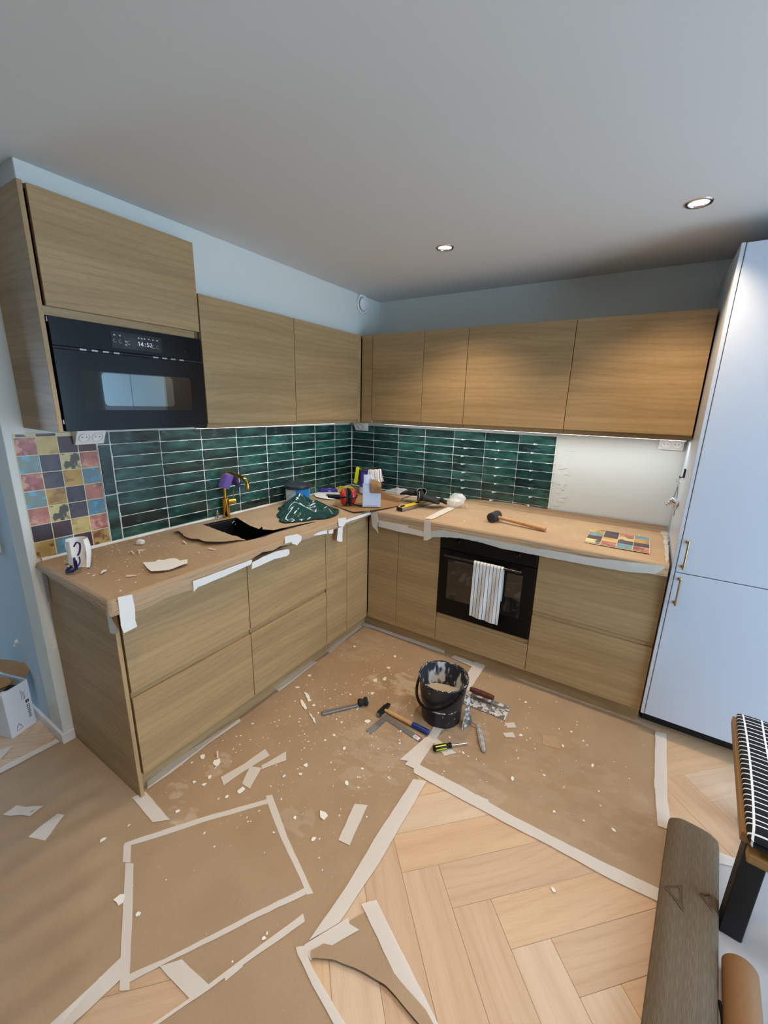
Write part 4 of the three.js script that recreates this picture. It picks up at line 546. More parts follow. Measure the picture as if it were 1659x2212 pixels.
// sample board of square tiles
{ const P = [[2.010,0.527],[2.009,0.221],[2.319,0.206],[2.317,0.528]], ax = V(P[3][0] - P[0][0], 0, P[3][1] - P[0][1]), az = V(P[0][0] - P[1][0], 0, P[0][1] - P[1][1]); const t = thing('tile_sample_sheet', 'sheet of sixteen old coloured square tiles on the oven worktop', 'tiles', [P[1][0], CT + 0.004, P[1][1]], Math.atan2(-ax.z, ax.x)), L = 0.308;
  mesh('backing', box(0, L, 0, 0.004, 0, L, 0.0008), std({ color: 0xe8dcbc, roughness: 0.8 }), t);
  [[7, 3, 2, 5], [4, 2, 1, 0], [0, 5, 4, 3], [3, 6, 4, 0]].forEach((col, c) => col.forEach((k, r) => mesh('square_tile', box(0.0015 + c * 0.0766, 0.075 + c * 0.0766, 0.0042, 0.0072, 0.0005 + r * 0.0768, 0.0768 * (r + 1) - 0.0008, 0.0008), PAT[k], t))); }
// wedges, scraps
const wedgeG = prism([[-0.019, 0], [0.019, 0], [0.019, 0.0012], [-0.019, 0.0085]], -0.0035, 0.0035, 'z', 0.0004), wedgeMat = std({ color: 0xe6cdb8, roughness: 0.6 });
[0.145,2.272, 0.238,2.044, 0.257,2.023, 0.237,2.002, 0.506,2.185, 0.296,1.816, 0.491,1.796].reduce((o, v, i, a) => (i % 2 ? o : [...o, [v, a[i + 1]]]), []).forEach(([x, z], i) => { const o = tag(mesh('tile_wedge', wedgeG, wedgeMat), ['stubby pinkish tile wedge standing left of the white dust mask', 'pinkish tile wedge, leftmost of the three below the tissue ball', 'pinkish tile wedge, middle of the three below the tissue ball', 'whitish tile wedge closest to the crumpled tissue ball', 'pinkish tile wedge between the dust mask and the torn white strip', 'pinkish tile wedge at the ragged tip of the torn paper flap', 'thin tile wedge in front of the torn paper flap'][i], 'wedge'); o.position.set(x, CT + 0.0035, z); o.rotation.y = [1.2, -0.2, -0.5, 1.3, 0.95, -0.2, 0.35][i]; if (i === 0) { o.rotation.z = 0; o.scale.set(0.6, 1.6, 1.2); } });
const curl = (k, s) => (x, z) => CT + 0.006 + k * (0.5 + 0.5 * n3(x * 16, z * 16, s, 3));
tag(mesh('torn_paper_strip', sheet(jitterOutline([[0.411,2.088],[0.484,2.111],[0.544,2.125],[0.565,2.099],[0.582,2.070],[0.582,2.011],[0.585,1.985],[0.541,1.958],[0.532,1.969],[0.530,1.986],[0.495,1.980],[0.478,1.984],[0.463,1.996],[0.459,2.018],[0.431,2.031],[0.443,2.050],[0.433,2.062]], 0.02, 0.002, 3), curl(0.012, 4), 0.02), M.paper), 'torn strip of shiny white paper on the brown worktop paper', 'paper');
tag(mesh('paper_scrap', sheet(jitterOutline([[0.383,2.247],[0.353,2.224],[0.363,2.212],[0.381,2.223],[0.383,2.236],[0.396,2.248]], 0.01, 0.002, 5), curl(0.004, 2), 0.01), M.paper), 'small flat white scrap in front of the white dust mask', 'scrap');
{ const [x, z] = [0.132,1.951]; const g = new THREE.IcosahedronGeometry(1, 3), p = g.attributes.position; for (let i = 0; i < p.count; i++) { const k = 1 + 0.35 * n3(p.getX(i) * 2, p.getY(i) * 2, p.getZ(i) * 2, 5); p.setXYZ(i, p.getX(i) * 0.026 * k, Math.max(-0.008, p.getY(i) * 0.014 * k), p.getZ(i) * 0.018 * k); } g.computeVertexNormals(); const o = tag(mesh('tissue_ball', g, M.paper), 'crumpled white tissue below the left end of the green tiles', 'tissue'); o.position.set(x, CT + 0.012, z); }
// dust mask standing on its edge: a folded white cup, its open side to the viewer, with navy straps
{ const t = thing('dust_mask', 'white dust mask with navy straps standing at the end of the sink worktop', 'mask', [0.262, CT + 0.0095, 2.268], -0.25), navy = std({ color: 0x1c2468, roughness: 0.7, side: THREE.DoubleSide });
  mesh('shell', grid((u, v) => { const a = 2.2 + u * 3.5, r = lerp(0.03, 0.046, Math.sin(v * 2.4)) * (1 + 0.08 * n3(u * 5, v * 4, 2)), lean = 0.014 * v; return [r * 0.8 * Math.cos(a) - lean, 0.004 + 0.122 * v - 0.03 * Math.sin(u * Math.PI) * (1 - v) * 0.4, r * Math.sin(a)]; }, 26, 14), M.paper, t);
  mesh('front_panel', grid((u, v) => [lerp(-0.024, 0.034, u) + 0.006 * Math.sin(v * 3), 0.034 + v * 0.086 + u * 0.012 - (v < 0.3 ? u * u * 0.02 : 0), 0.026 + 0.016 * Math.sin(u * 3) * (1 - 0.3 * v)], 14, 10), M.paper, t);
  mesh('lining', grid((u, v) => [lerp(-0.02, 0.04, u), 0.003 + v * 0.04 + 0.006 * Math.sin(u * 8), 0.012 + 0.012 * Math.sin(u * 3)], 12, 5), navy, t);
  mesh('strap', merge(tube([[0.022, 0.105, 0.014], [0.036, 0.124, 0.004], [0.048, 0.12, -0.004], [0.05, 0.09, 0.0], [0.042, 0.07, 0.008]], 0.0034, 40, 6), tube([[-0.01, 0.012, 0.034], [0.02, 0.005, 0.044], [0.052, 0.02, 0.022], [0.056, 0.045, 0.006], [0.04, 0.062, 0.004]], 0.003, 40, 6), tube([[-0.022, 0.004, 0.03], [0.004, 0.004, 0.05], [0.03, 0.004, 0.05], [0.044, 0.005, 0.03]], 0.0045, 24, 6)), navy, t);
  mesh('ear_loop', tube([[-0.03, 0.03, 0.02], [-0.036, 0.012, 0.034], [-0.026, 0.005, 0.042], [0.0, 0.02, 0.046], [0.03, 0.026, 0.04]], 0.0022, 30, 6), M.paper, t); }
// plastic film at the tall cabinet
tag(mesh('plastic_film', sheet(jitterOutline([[2.361,-0.017],[2.377,-0.029],[2.404,-0.009],[2.410,0.097],[2.402,0.300],[2.400,0.474],[2.395,0.601],[2.384,0.680],[2.383,0.550],[2.382,0.369],[2.378,0.280],[2.382,0.199],[2.371,0.105]], 0.02, 0.003, 9), (x, z) => CT + 0.013 + 0.006 * n3(x * 20, z * 20, 3), 0.03), film), 'clear plastic film between the paper and the tall white cabinet', 'plastic film');
// tile wedges in the joints of the oven wall
[[1.060,1.433],[1.083,1.371],[1.061,1.310],[1.069,1.251],[1.077,1.189],[1.073,1.129],[1.082,1.069],[1.063,1.009],[1.324,1.435],[1.330,1.374],[1.315,1.311],[1.332,1.251],[1.322,1.191],[1.330,1.133],[1.326,1.070],[1.310,1.007],[1.581,1.435],[1.569,1.375],[1.564,1.316],[1.571,1.254],[1.575,1.192],[1.572,1.131],[1.585,1.070],[1.578,1.009]].forEach(([x, y], i) => { const o = tag(mesh('tile_wedge', wedgeG, M.spacer), `white wedge in the ${['column of wedges nearest the room corner', 'middle one of the three columns of wedges', 'column of wedges nearest the bare wall'][Math.floor(i / 8)]} on green tiles`, 'wedge', ['corner column of tile wedges', 'middle column of tile wedges', 'outer column of tile wedges'][Math.floor(i / 8)]); o.rotation.set(0, Math.PI / 2 + rr(-0.5, 0.15), 0); o.scale.setScalar(1.25); o.position.set(x, y - 0.003, 0.026); });
// keys hanging on the tall cabinet
{ const t = thing('key_bunch', 'bunch of keys with a steel opener hanging on the tall white cabinet', 'keys', [2.4112, 0, 0.3]);
  mesh('hook', merge(box(-0.009, 0, 1.335, 1.385, -0.008, 0.008, 0.003), tube([[-0.006, 1.345, 0], [-0.02, 1.335, 0], [-0.022, 1.345, 0]], 0.0025, 14, 6)), M.dark, t);
  mesh('ring', moved(new THREE.TorusGeometry(0.0145, 0.0016, 8, 28), -0.02, 1.325, 0, 0, 0.5), M.chrome, t); mesh('ring', moved(new THREE.TorusGeometry(0.011, 0.0014, 8, 24), -0.02, 1.3, 0, 0, 1.2), M.chrome, t);
  mesh('chain', merge(rod([-0.02, 1.29, 0], [-0.03, 1.225, 0.002], 0.0018), rod([-0.02, 1.29, 0], [-0.014, 1.225, 0.004], 0.0018)), M.steel, t);
  mesh('opener', skin([[[-0.03, 1.215, 0], [-0.015, 1.2, 0.004], 0.012, 0.016], [[-0.03, 1.205, 0], [-0.05, 1.185, 0.0], 0.015, 0.009], [[-0.018, 1.2, 0.004], [-0.014, 1.172, 0.004], 0.014, 0.01]], 0.003, 0.004), M.chrome, t);
  mesh('key', merge(box(-0.0145, -0.0105, 1.128, 1.18, -0.002, 0.002, 0.0006), moved(new THREE.TorusGeometry(0.006, 0.0022, 8, 18), -0.0125, 1.186, 0)), M.steelWorn, t); }

// ---------------------------------------------------------------- floor covering
const wa = [0.681,2.808], wb = [0.730,2.550], wl = Math.hypot(wb[0] - wa[0], wb[1] - wa[1]), wn = [(wb[1] - wa[1]) / wl, -(wb[0] - wa[0]) / wl];
// gentle waves of the loose paper, strongest at the free left side where it is rucked
function floorH(x, z) { const q = (x - wa[0]) * wn[0] + (z - wa[1]) * wn[1], w = smoothstep(-0.48 * (x - 0.754) + 0.877 * (z - 2.461), 0, 0.12) * smoothstep(z, 2.335, 2.46) * smoothstep(x, 0.1, 0.4); return 0.0012 + 0.0016 * (0.5 + 0.5 * n3(x * 4, z * 4, 3, 5)) + w * 0.02 * (0.5 + 0.5 * Math.sin(q * 50 + 1.6 * n3(x * 3, z * 3, 1, 4))) + 0.0011 * n3(x * 13, z * 13, 2, 6); }
// dried plaster smeared over the paper: [x, z, reach, strength]
const SMEARS = [[1.205,1.019, 0.13, 1], [1.137,1.114, 0.09, 0.8], [1.212,1.086, 0.08, 0.9], [1.330,1.564, 0.22, 0.35], [1.020,1.104, 0.07, 0.8], [1.524,1.312, 0.16, 0.4], [0.805,2.269, 0.05, 0.9], [0.848,2.261, 0.05, 0.7], [0.698,2.210, 0.05, 0.7], [0.729,2.033, 0.07, 0.6], [1.635,1.190, 0.14, 0.35], [2.263,1.288, 0.28, 0.2], [2.082,1.126, 0.25, 0.18], [1.237,2.025, 0.08, 0.4], [0.707,0.847, 0.2, 0.3], [1.236,1.212, 0.07, 0.6], [1.818,1.424, 0.12, 0.3]];
const floorPaperTex = dataTex(1400, 1400, (u, v, px, py) => {
  const x = u * 3 - 0.4, z = v * 3 + 0.2, a = fbm(u * 26, v * 26, 26, 26, 71, 3) - 0.5, f = hash(px, py, 3) - 0.5; let c = [168 + a * 14 + f * 8, 141 + a * 13 + f * 8, 111 + a * 12 + f * 7], k = 0;
  for (const [sx, sz, r, s] of SMEARS) { const d = Math.hypot(x - sx, z - sz) / r; if (d < 1) { const g = fbm(u * 60 + v * 30, v * 110, 999, 999, 301, 4); k = Math.max(k, clamp((g - 0.5 + (1 - d) * 0.16) * 7, 0, 1) * s * 0.42); } }
  return mix3(c, [222, 210, 196], k); }, { rx: 1 / 3, ry: 1 / 3 });
floorPaperTex.offset.set(0.4 / 3, -0.2 / 3);
const floorKraft = std({ map: floorPaperTex, roughness: 0.68, side: THREE.DoubleSide, bumpMap: crumpleTex, bumpScale: 0.004 });
const P1 = [[0.572, 0.6], [0.572, 2.3], ...[[0.597,2.314],[-0.027,2.321],[-0.031,2.382],[-0.048,2.603],[-0.068,2.834],[0.369,3.020],[1.006,3.036],[1.081,2.893],[1.120,2.640],[1.219,2.585],[1.267,2.566],[1.378,2.562],[1.321,2.664],[1.236,2.828],[1.617,2.757],[1.967,2.429],[1.756,2.386],[1.560,2.325],[1.570,2.260],[1.576,1.574],[1.497,1.515],[1.499,0.534]]];
tag(mesh('floor_paper', sheet(P1, floorH, 0.06), floorKraft), 'big brown paper sheet taped to the floor along the sink run', 'paper');
const P2 = [...[[1.499,0.534]], [1.8, 0.58], [2.42, 0.578], ...[[2.521,0.593],[2.507,0.989],[2.530,1.205],[2.507,1.492],[2.140,1.514],[1.770,1.528],[1.540,1.511],[1.497,1.515]]];
tag(mesh('floor_paper', sheet(P2, (x, z) => floorH(x, z) + 0.0006, 0.06), floorKraft), 'brown paper sheet on the floor in front of the oven, speckled with white flakes', 'paper');
const P3 = jitterOutline([[1.591,2.322],[1.652,2.287],[1.717,2.268],[1.776,2.256],[1.816,2.249],[1.852,2.252],[1.893,2.259],[1.932,2.264],[1.987,2.271],[1.993,2.249],[1.842,2.186],[1.663,2.110],[1.654,2.135],[1.629,2.179],[1.629,2.202],[1.578,2.308]], 0.03, 0.002, 4);
tag(mesh('floor_paper', sheet(P3, (x, z) => { const q = [[1.591,2.322],[1.717,2.268],[1.816,2.249],[1.893,2.259],[1.987,2.271]]; let d = 9; for (let i = 0; i + 1 < q.length; i++) { const [ax, az] = q[i], [bx, bz] = q[i + 1], t = clamp(((x - ax) * (bx - ax) + (z - az) * (bz - az)) / ((bx - ax) ** 2 + (bz - az) ** 2), 0, 1); d = Math.min(d, Math.hypot(x - lerp(ax, bx, t), z - lerp(az, bz, t))); } return 0.0025 + 0.012 * Math.pow(1 - Math.min(1, d / 0.1), 2); }, 0.03), floorKraft), 'torn corner of brown paper curling up over the bare herringbone floor', 'paper');
tag(mesh('floor_paper', sheet([[0.774,2.457],[1.082,2.036],[1.453,2.190],[1.167,2.650]], (x, z) => floorH(x, z) + 0.0009, 0.06), floorKraft), 'brown paper patch framed by four tapes on the floor paper', 'paper');

// tapes on the floor, each a strip of its own
const TAPES = [
  ['pale tape along the far edge of the framed paper patch', [[0.767,2.469],[0.753,2.456],[0.831,2.341],[0.918,2.219],[0.994,2.120],[1.067,2.026],[1.086,2.038],[1.012,2.134],[0.937,2.232],[0.858,2.345],[0.783,2.445]]],
  ['pale tape along the edge of the framed paper patch nearest the oven', [[1.052,2.017],[1.070,1.998],[1.261,2.094],[1.476,2.183],[1.459,2.199],[1.403,2.173],[1.244,2.112],[1.090,2.039]]],
  ['pale tape along the near edge of the framed paper patch', [[1.440,2.185],[1.456,2.200],[1.371,2.333],[1.297,2.458],[1.229,2.566],[1.176,2.658],[1.169,2.658],[1.159,2.645],[1.214,2.566],[1.284,2.448],[1.357,2.321]]],
  ['short tape piece at the far left corner of the framed paper patch', [[0.763,2.465],[0.784,2.447],[0.845,2.481],[0.819,2.495]]],
  ['long tape along the left side of the framed paper patch', [[0.830,2.491],[0.857,2.476],[1.002,2.554],[1.127,2.624],[1.196,2.662],[1.173,2.678],[1.052,2.614],[0.934,2.548]]],
  ['long slanting tape running off beside the bare floor gap', [[1.487,2.247],[1.508,2.260],[1.424,2.450],[1.387,2.536],[1.345,2.627],[1.312,2.704],[1.292,2.716],[1.330,2.638],[1.361,2.566],[1.407,2.450]]],
  ['small tape patch stuck over the long slanting tape', [[1.396,2.490],[1.412,2.440],[1.429,2.448],[1.412,2.498]]],
  ['wide tape bridging the framed patch and the long slanting tape', [[1.218,2.585],[1.258,2.539],[1.377,2.529],[1.367,2.577]]],
  ['broad tape running from the framed patch past the bare floor gap', [[1.087,2.848],[1.087,2.812],[1.096,2.734],[1.099,2.640],[1.152,2.648],[1.146,2.707],[1.143,2.776],[1.144,2.811]]],
  ['whitish overlapping tape piece on the broad tape', [[1.096,2.699],[1.102,2.674],[1.145,2.672],[1.139,2.705]]],
  ['folded yellowish tape end at the corner of the framed patch', [[1.101,2.634],[1.149,2.648],[1.149,2.664],[1.116,2.649]]],
  ['tape strip crossed by a second one in front of the drawers', [[0.812,2.067],[0.842,1.957],[0.856,1.845],[0.906,1.860],[0.875,1.984],[0.859,2.087]]],
  ['upper tape piece crossing the strip in front of the drawers', [[0.917,1.921],[0.953,1.799],[0.991,1.835],[0.934,1.936]]],
  ['lower stub of tape crossing the strip in front of the drawers', [[0.919,2.036],[0.875,1.954],[0.927,1.931],[0.969,2.034]]],
  ['wide short tape at the foot of the oak end panel', [[0.583,2.342],[0.602,2.295],[0.811,2.308],[0.763,2.353]]],
  ['tape piece lying alone on the paper, farthest left', [[0.229,2.671],[0.226,2.625],[0.335,2.570],[0.341,2.616]]],
  ['slanting tape piece left of the framed patch with a ragged end', [[0.410,2.547],[0.456,2.540],[0.494,2.620],[0.444,2.653]]],
  ['long tape along the paper edge towards the hallway', [[-0.074,2.662],[-0.068,2.598],[-0.053,2.382],[-0.017,2.380],[-0.029,2.608],[-0.029,2.667]]],
  ['tape triangle on the hallway floor beside the white box', [[-0.206,2.601],[-0.197,2.561],[-0.178,2.521],[-0.121,2.583],[-0.091,2.631]]],
  ['long tape on the left side of the bare herringbone triangle', [[1.550,1.585],[1.606,1.562],[1.610,1.781],[1.615,1.965],[1.605,2.201],[1.554,2.290],[1.560,2.096],[1.551,1.902]]],
  ['broad tape at the lower corner of the bare herringbone triangle', [[1.550,2.318],[1.550,2.305],[1.622,2.174],[1.636,2.185],[1.672,2.180],[1.626,2.256],[1.591,2.324]]],
  ['tape edging the large paper down to the bottom of the torn corner', [[1.531,2.326],[1.548,2.311],[1.604,2.333],[1.686,2.354],[1.761,2.372],[1.831,2.390],[1.806,2.407],[1.733,2.390],[1.636,2.365],[1.547,2.336]]],
  ['broad tape running past the torn paper corner over bare floor', [[1.636,2.118],[1.672,2.079],[1.824,2.155],[1.978,2.231],[2.034,2.258],[1.990,2.287],[1.930,2.262],[1.800,2.198]]],
  ['single tape strip lying on paper between framed patch and bare floor', [[1.435,1.992],[1.398,1.835],[1.448,1.808],[1.485,1.984]]],
  ['long tape on the oven side of the bare herringbone triangle', [...[[1.515,1.516],[1.533,1.500],[1.752,1.496]], ...[[1.961,1.508],[2.139,1.506],[2.350,1.498],[2.506,1.488],[2.502,1.538],[2.354,1.551],[2.148,1.549],[1.975,1.556],[1.782,1.557]], ...[[1.536,1.555]]]],
  ['whitish patch of tape at the apex of the bare herringbone triangle', [[1.559,1.547],[1.569,1.519],[1.613,1.526],[1.618,1.558]]],
  ['short crossing tape near the apex of the bare herringbone triangle', [[1.823,1.498],[1.876,1.494],[1.887,1.550],[1.842,1.544]]],
  ['short crossing tape near the rolled grey rug', [[2.362,1.495],[2.393,1.516],[2.396,1.547],[2.357,1.529]]],
  ['double tape running from the bare floor under the mortar bucket', [[1.479,1.537],[1.493,1.333],[1.481,1.129],[1.464,0.533],[1.538,0.533],[1.540,1.020],[1.535,1.246],[1.538,1.424],[1.539,1.532]]],
  ['tape crossing beneath the end of the steel square', [[1.444,1.528],[1.484,1.340],[1.492,1.323],[1.532,1.307],[1.506,1.424],[1.483,1.513]]],
  ['tape tail passing under the screwdriver', [[1.513,1.331],[1.534,1.306],[1.658,1.338],[1.617,1.387]]],
  ['small tape square near the white handled trowel, farther from the viewer', [[1.797,1.003],[1.841,0.968],[1.862,1.000],[1.823,1.029]]],
  ['small tape square near the white handled trowel, closer to the viewer', [[1.812,1.079],[1.854,1.043],[1.879,1.073],[1.832,1.100]]],
  ['upright tape between the brown paper and the bare floor by the rug', [[2.496,0.602],[2.546,0.591],[2.543,0.904],[2.540,1.052],[2.549,1.161],[2.533,1.211],[2.503,1.215],[2.491,0.974]]],
  ['overlapping tape piece halfway along the tape by the rug', [[2.489,0.955],[2.539,0.973],[2.533,1.032],[2.491,1.014]]],
  ['tape at the end of the rolled grey rug beside the bench leg', [[2.697,1.207],[2.787,1.194],[2.770,1.233],[2.701,1.258]]],
  ['first floor tape along the sink run, next to the end panel', [[0.561,2.264],[0.557,2.108],[0.567,1.974],[0.584,1.782],[0.610,1.792],[0.599,1.980],[0.607,2.182],[0.600,2.284]]],
  ['second floor tape along the sink run from the end panel', [[0.557,1.508],[0.550,1.175],[0.596,1.163],[0.602,1.509]]],
  ['third floor tape along the sink run, nearest the inner corner', [[0.552,1.032],[0.533,0.619],[0.581,0.626],[0.599,1.037]]],
  ['floor tape along the oven run, starting at the inner corner', [[0.547,0.611],[0.549,0.563],[0.911,0.563],[1.236,0.548],[1.256,0.593],[0.940,0.601],[0.681,0.601]]],
  ['short floor tape along the oven run behind the mortar bucket', [[1.313,0.607],[1.324,0.565],[1.485,0.574],[1.487,0.627]]],
];
TAPES.forEach(([label, pts], i) => tag(mesh('masking_tape', sheet(jitterOutline(pts, 0.035, 0.0011, i), (x, z) => floorH(x, z) + 0.0017 + i * 0.00011 + 0.0003 * n3(x * 60, z * 60, i), 0.06), M.tape), label, 'tape'));

// plaster flakes big enough to pick up, and the fine litter between them
const flakeMat = M.plasterChip;
function flake(x, z, s, k, label) { const pts = Array.from({ length: 8 }, (_, i) => { const a = i / 8 * Math.PI * 2, r = s * (0.55 + 0.6 * hash(k, i, 3)); return [r * Math.cos(a) * (1 + 0.7 * hash(k, 1, 7)), r * Math.sin(a)]; }); const g = prism(pts, 0, 0.0022 + s * 0.12, 'y', 0.0006); const o = tag(mesh('plaster_flake', g, flakeMat), label, 'flake', label + 's'); o.position.set(x, floorH(x, z) + 0.0012, z); o.rotation.y = hash(k, 2, 5) * 6.28; }
const pairs = (a, s, label) => a.forEach(([x, z], i) => flake(x, z, s * (0.7 + 0.45 * hash(i, 4, 8)), i + Math.round(s * 1e4), label));
pairs([[0.648,1.295],[1.016,1.098],[1.057,1.053],[1.171,1.409]], 0.014, 'thumbnail sized white plaster flake around the chisel and the hammer');
pairs([[0.643,2.045],[0.728,2.029],[0.942,2.059],[1.318,1.945],[0.934,2.563]], 0.016, 'big white plaster flake between the drawers and the framed paper patch');
pairs([[1.084,1.586],[1.179,1.623],[1.093,1.804],[1.309,1.771],[0.847,1.479],[1.894,1.037],[0.666,1.419],[1.933,1.327],[1.016,0.944],[0.988,0.815],[0.689,0.876],[1.068,1.208]], 0.0095, 'medium white plaster flake on the paper around the floor tools');
pairs([[0.674,1.766],[1.087,1.802],[0.916,2.115],[0.780,2.133],[1.228,2.020],[1.047,1.903],[1.101,1.855],[0.735,2.150],[0.803,2.269],[0.678,2.498],[1.349,2.043],[0.769,2.094],[1.029,2.550],[1.429,2.366]], 0.008, 'small white plaster flake around the framed paper patch');
pairs([[2.179,0.891],[2.238,1.034],[2.052,1.224],[1.934,1.329],[2.184,1.704],[2.240,1.362],[2.096,0.987],[2.115,0.859],[2.127,1.388],[2.350,1.336]], 0.007, 'small white plaster flake on the paper in front of the oven drawers');
pairs([[0.867,1.620],[1.392,1.441],[1.852,0.764],[1.589,1.262],[1.685,1.315],[0.925,1.318],[0.965,1.290],[0.908,1.511],[1.024,1.492],[1.059,1.493],[1.067,1.637],[1.356,1.367],[1.322,1.670]], 0.006, 'tiny white plaster chip on the paper around the floor tools');
for (const [i, q] of [[[0.727,1.428],[0.756,1.428],[0.811,1.458],[0.804,1.474],[0.763,1.454]], [[0.751,1.487],[0.770,1.486],[0.835,1.520],[0.829,1.531],[0.798,1.524]], [[0.854,1.534],[0.875,1.540],[0.926,1.558],[0.952,1.579],[0.935,1.577],[0.893,1.554]]].entries()) { const o = tag(mesh('plaster_strip', prism(jitterOutline(q, 0.012, 0.003, i), 0, 0.004, 'y', 0.0008), flakeMat), ['long white plaster strip, farthest of three beside the chisel', 'long white plaster strip, middle of three beside the chisel', 'long white plaster strip, nearest of three beside the chisel'][i], 'flake'); o.position.y = 0.0035; }
{ const N = 1500, im = new THREE.InstancedMesh(new THREE.IcosahedronGeometry(1, 0), flakeMat, N), m = new THREE.Matrix4(); let n = 0, guard = 0;
  const near = (s) => (rnd() + rnd() + rnd() + rnd() - 2) * s;
  while (n < N && guard++ < 20000) { const pick = rnd(), [cx, cz, s] = pick < 0.5 ? [1.15, 1.2, 0.5] : pick < 0.85 ? [0.95, 1.75, 0.55] : [1.9, 1.1, 0.6], x = cx + near(s), z = cz + near(s); if (!(inside([x, z], P1) || inside([x, z], P2)) || x < 0.6 || z < 0.6) continue; const q = 0.0007 + 0.0032 * Math.pow(rnd(), 4); m.makeRotationY(rnd() * 6.28).scale(V(q * rr(1, 2), q * 0.5, q)); m.setPosition(x, floorH(x, z) + 0.0016, z); im.setMatrixAt(n++, m); }
  for (let k = 0; n < N && k < 0; k++); im.count = n; im.name = 'plaster_specks'; scene.add(tag(im, 'fine white plaster specks scattered over the brown floor paper', 'specks', null, 'stuff')); }
{ const N = 420, im = new THREE.InstancedMesh(new THREE.IcosahedronGeometry(1, 0), flakeMat, N), m = new THREE.Matrix4(); let n = 0, guard = 0;
  while (n < N && guard++ < 9000) { const left = rnd() < 0.72, x = left ? 0.03 + 0.58 * Math.pow(rnd(), 1.4) : rr(1.05, 2.3), z = left ? rr(1.35, 2.28) : 0.05 + 0.55 * rnd(); if (inside([x, z], TORN) || (left && z < 1.8 && z > 1.52)) continue; const q = 0.0008 + 0.0032 * Math.pow(rnd(), 3); m.makeRotationY(rnd() * 6.28).scale(V(q * rr(1, 2.4), q * 0.4, q)); m.setPosition(x, CT + 0.002 + (left ? 0 : 0.0005), z); im.setMatrixAt(n++, m); }
  im.count = n; im.name = 'plaster_specks'; scene.add(tag(im, 'fine white plaster specks on the brown paper of both worktops', 'specks', null, 'stuff')); }
{ const q = [[1.990,0.969],[2.024,0.959],[2.061,0.936],[2.068,0.966],[2.089,1.018],[2.005,1.037]]; tag(mesh('cardboard_scrap', prism(q, 0.003, 0.0055, 'y', 0.0005), M.kraftPlain), 'small square cardboard scrap on the paper in front of the oven drawers', 'cardboard'); }
{ const [x, z] = [0.700,2.002]; const o = tag(mesh('tile_wedge', wedgeG, wedgeMat), 'tile wedge lying on a white plaster flake in front of the drawers', 'wedge'); o.position.set(x, 0.009, z); o.rotation.y = -0.6; }

// ---------------------------------------------------------------- tools on the floor
const FL = 0.004;
{ const bk = [1.482, 1.137], t = thing('mortar_bucket', 'black plastic bucket caked with white mortar standing on the floor paper', 'bucket', [bk[0], FL + 0.0015, bk[1]]);
  const splash = (inner) => dataTex(512, 256, (u, v) => { const a = fbm(u * 14, v * 5, 14, 5, inner ? 401 : 411, 4), b = pn(u * 70, v * 14, 70, 14, 421), c = fbm(u * 40, v * 26, 40, 26, 431, 3); const k = inner ? clamp((a - 0.5) * 6 + (b - 0.5) * 2.2 + 0.25, 0, 1) : clamp((c - 0.76) * 12, 0, 0.8); return mix3(inner ? [40, 44, 54] : [26, 29, 38], inner ? [206, 204, 200] : [190, 190, 190], k); });
  mesh('wall', lathe([[0.001, 0], [0.104, 0], [0.108, 0.004], [0.1115, 0.1], [0.117, 0.112], [0.1185, 0.12], [0.131, 0.232], [0.136, 0.236], [0.1375, 0.244], [0.136, 0.251], [0.132, 0.252]], 64), std({ map: splash(false), roughness: 0.38 }), t);
  mesh('inside', lathe([[0.132, 0.252], [0.1285, 0.24], [0.118, 0.15], [0.111, 0.09], [0.1, 0.088], [0.0, 0.088]].reverse(), 64), std({ map: splash(true), roughness: 0.8, side: THREE.DoubleSide }), t);
  mesh('mortar', moved(grid((u, v) => { const a = u * Math.PI * 2, r = v * 0.112; return [r * Math.cos(a), 0.1 + 0.022 * (n3(r * Math.cos(a) * 18, 3, r * Math.sin(a) * 18, 4)) + 0.018 * v * v + 0.01 * Math.sin(r * 90 + a * 2) * (1 - v), r * Math.sin(a)]; }, 48, 16)), std({ color: 0xb9ab97, roughness: 0.95, side: THREE.DoubleSide, bumpMap: crumpleTex, bumpScale: 0.003 }), t);
  const ha = 2.75, hy = 0.232; mesh('handle', tube(Array.from({ length: 21 }, (_, i) => { const q = i / 20 * Math.PI, R = 0.1425; return [R * Math.cos(ha + q), hy - 0.112 * Math.sin(q), -R * Math.sin(ha + q) ]; }).map(([x, y, z]) => [x, y, z]), 0.0075, 60, 10), M.black, t);
  for (const s of [0, Math.PI]) mesh('handle_lug', moved(box(-0.008, 0.008, -0.017, 0.017, -0.012, 0.012, 0.003), 0.139 * Math.cos(ha + s), hy, -0.139 * Math.sin(ha + s)), M.black, t);
  const cr = new THREE.IcosahedronGeometry(1, 1), drops = []; for (let i = 0; i < 46; i++) { const a = rr(0, 6.28), s = rr(0.001, 0.0028); drops.push(cr.clone().scale(s * 1.6, s * 0.7, s).rotateY(a).translate(0.1345 * Math.cos(a), rr(0.246, 0.253), 0.1345 * Math.sin(a))); } const dm = mesh('mortar_crust', merge(drops), flakeMat, t); }
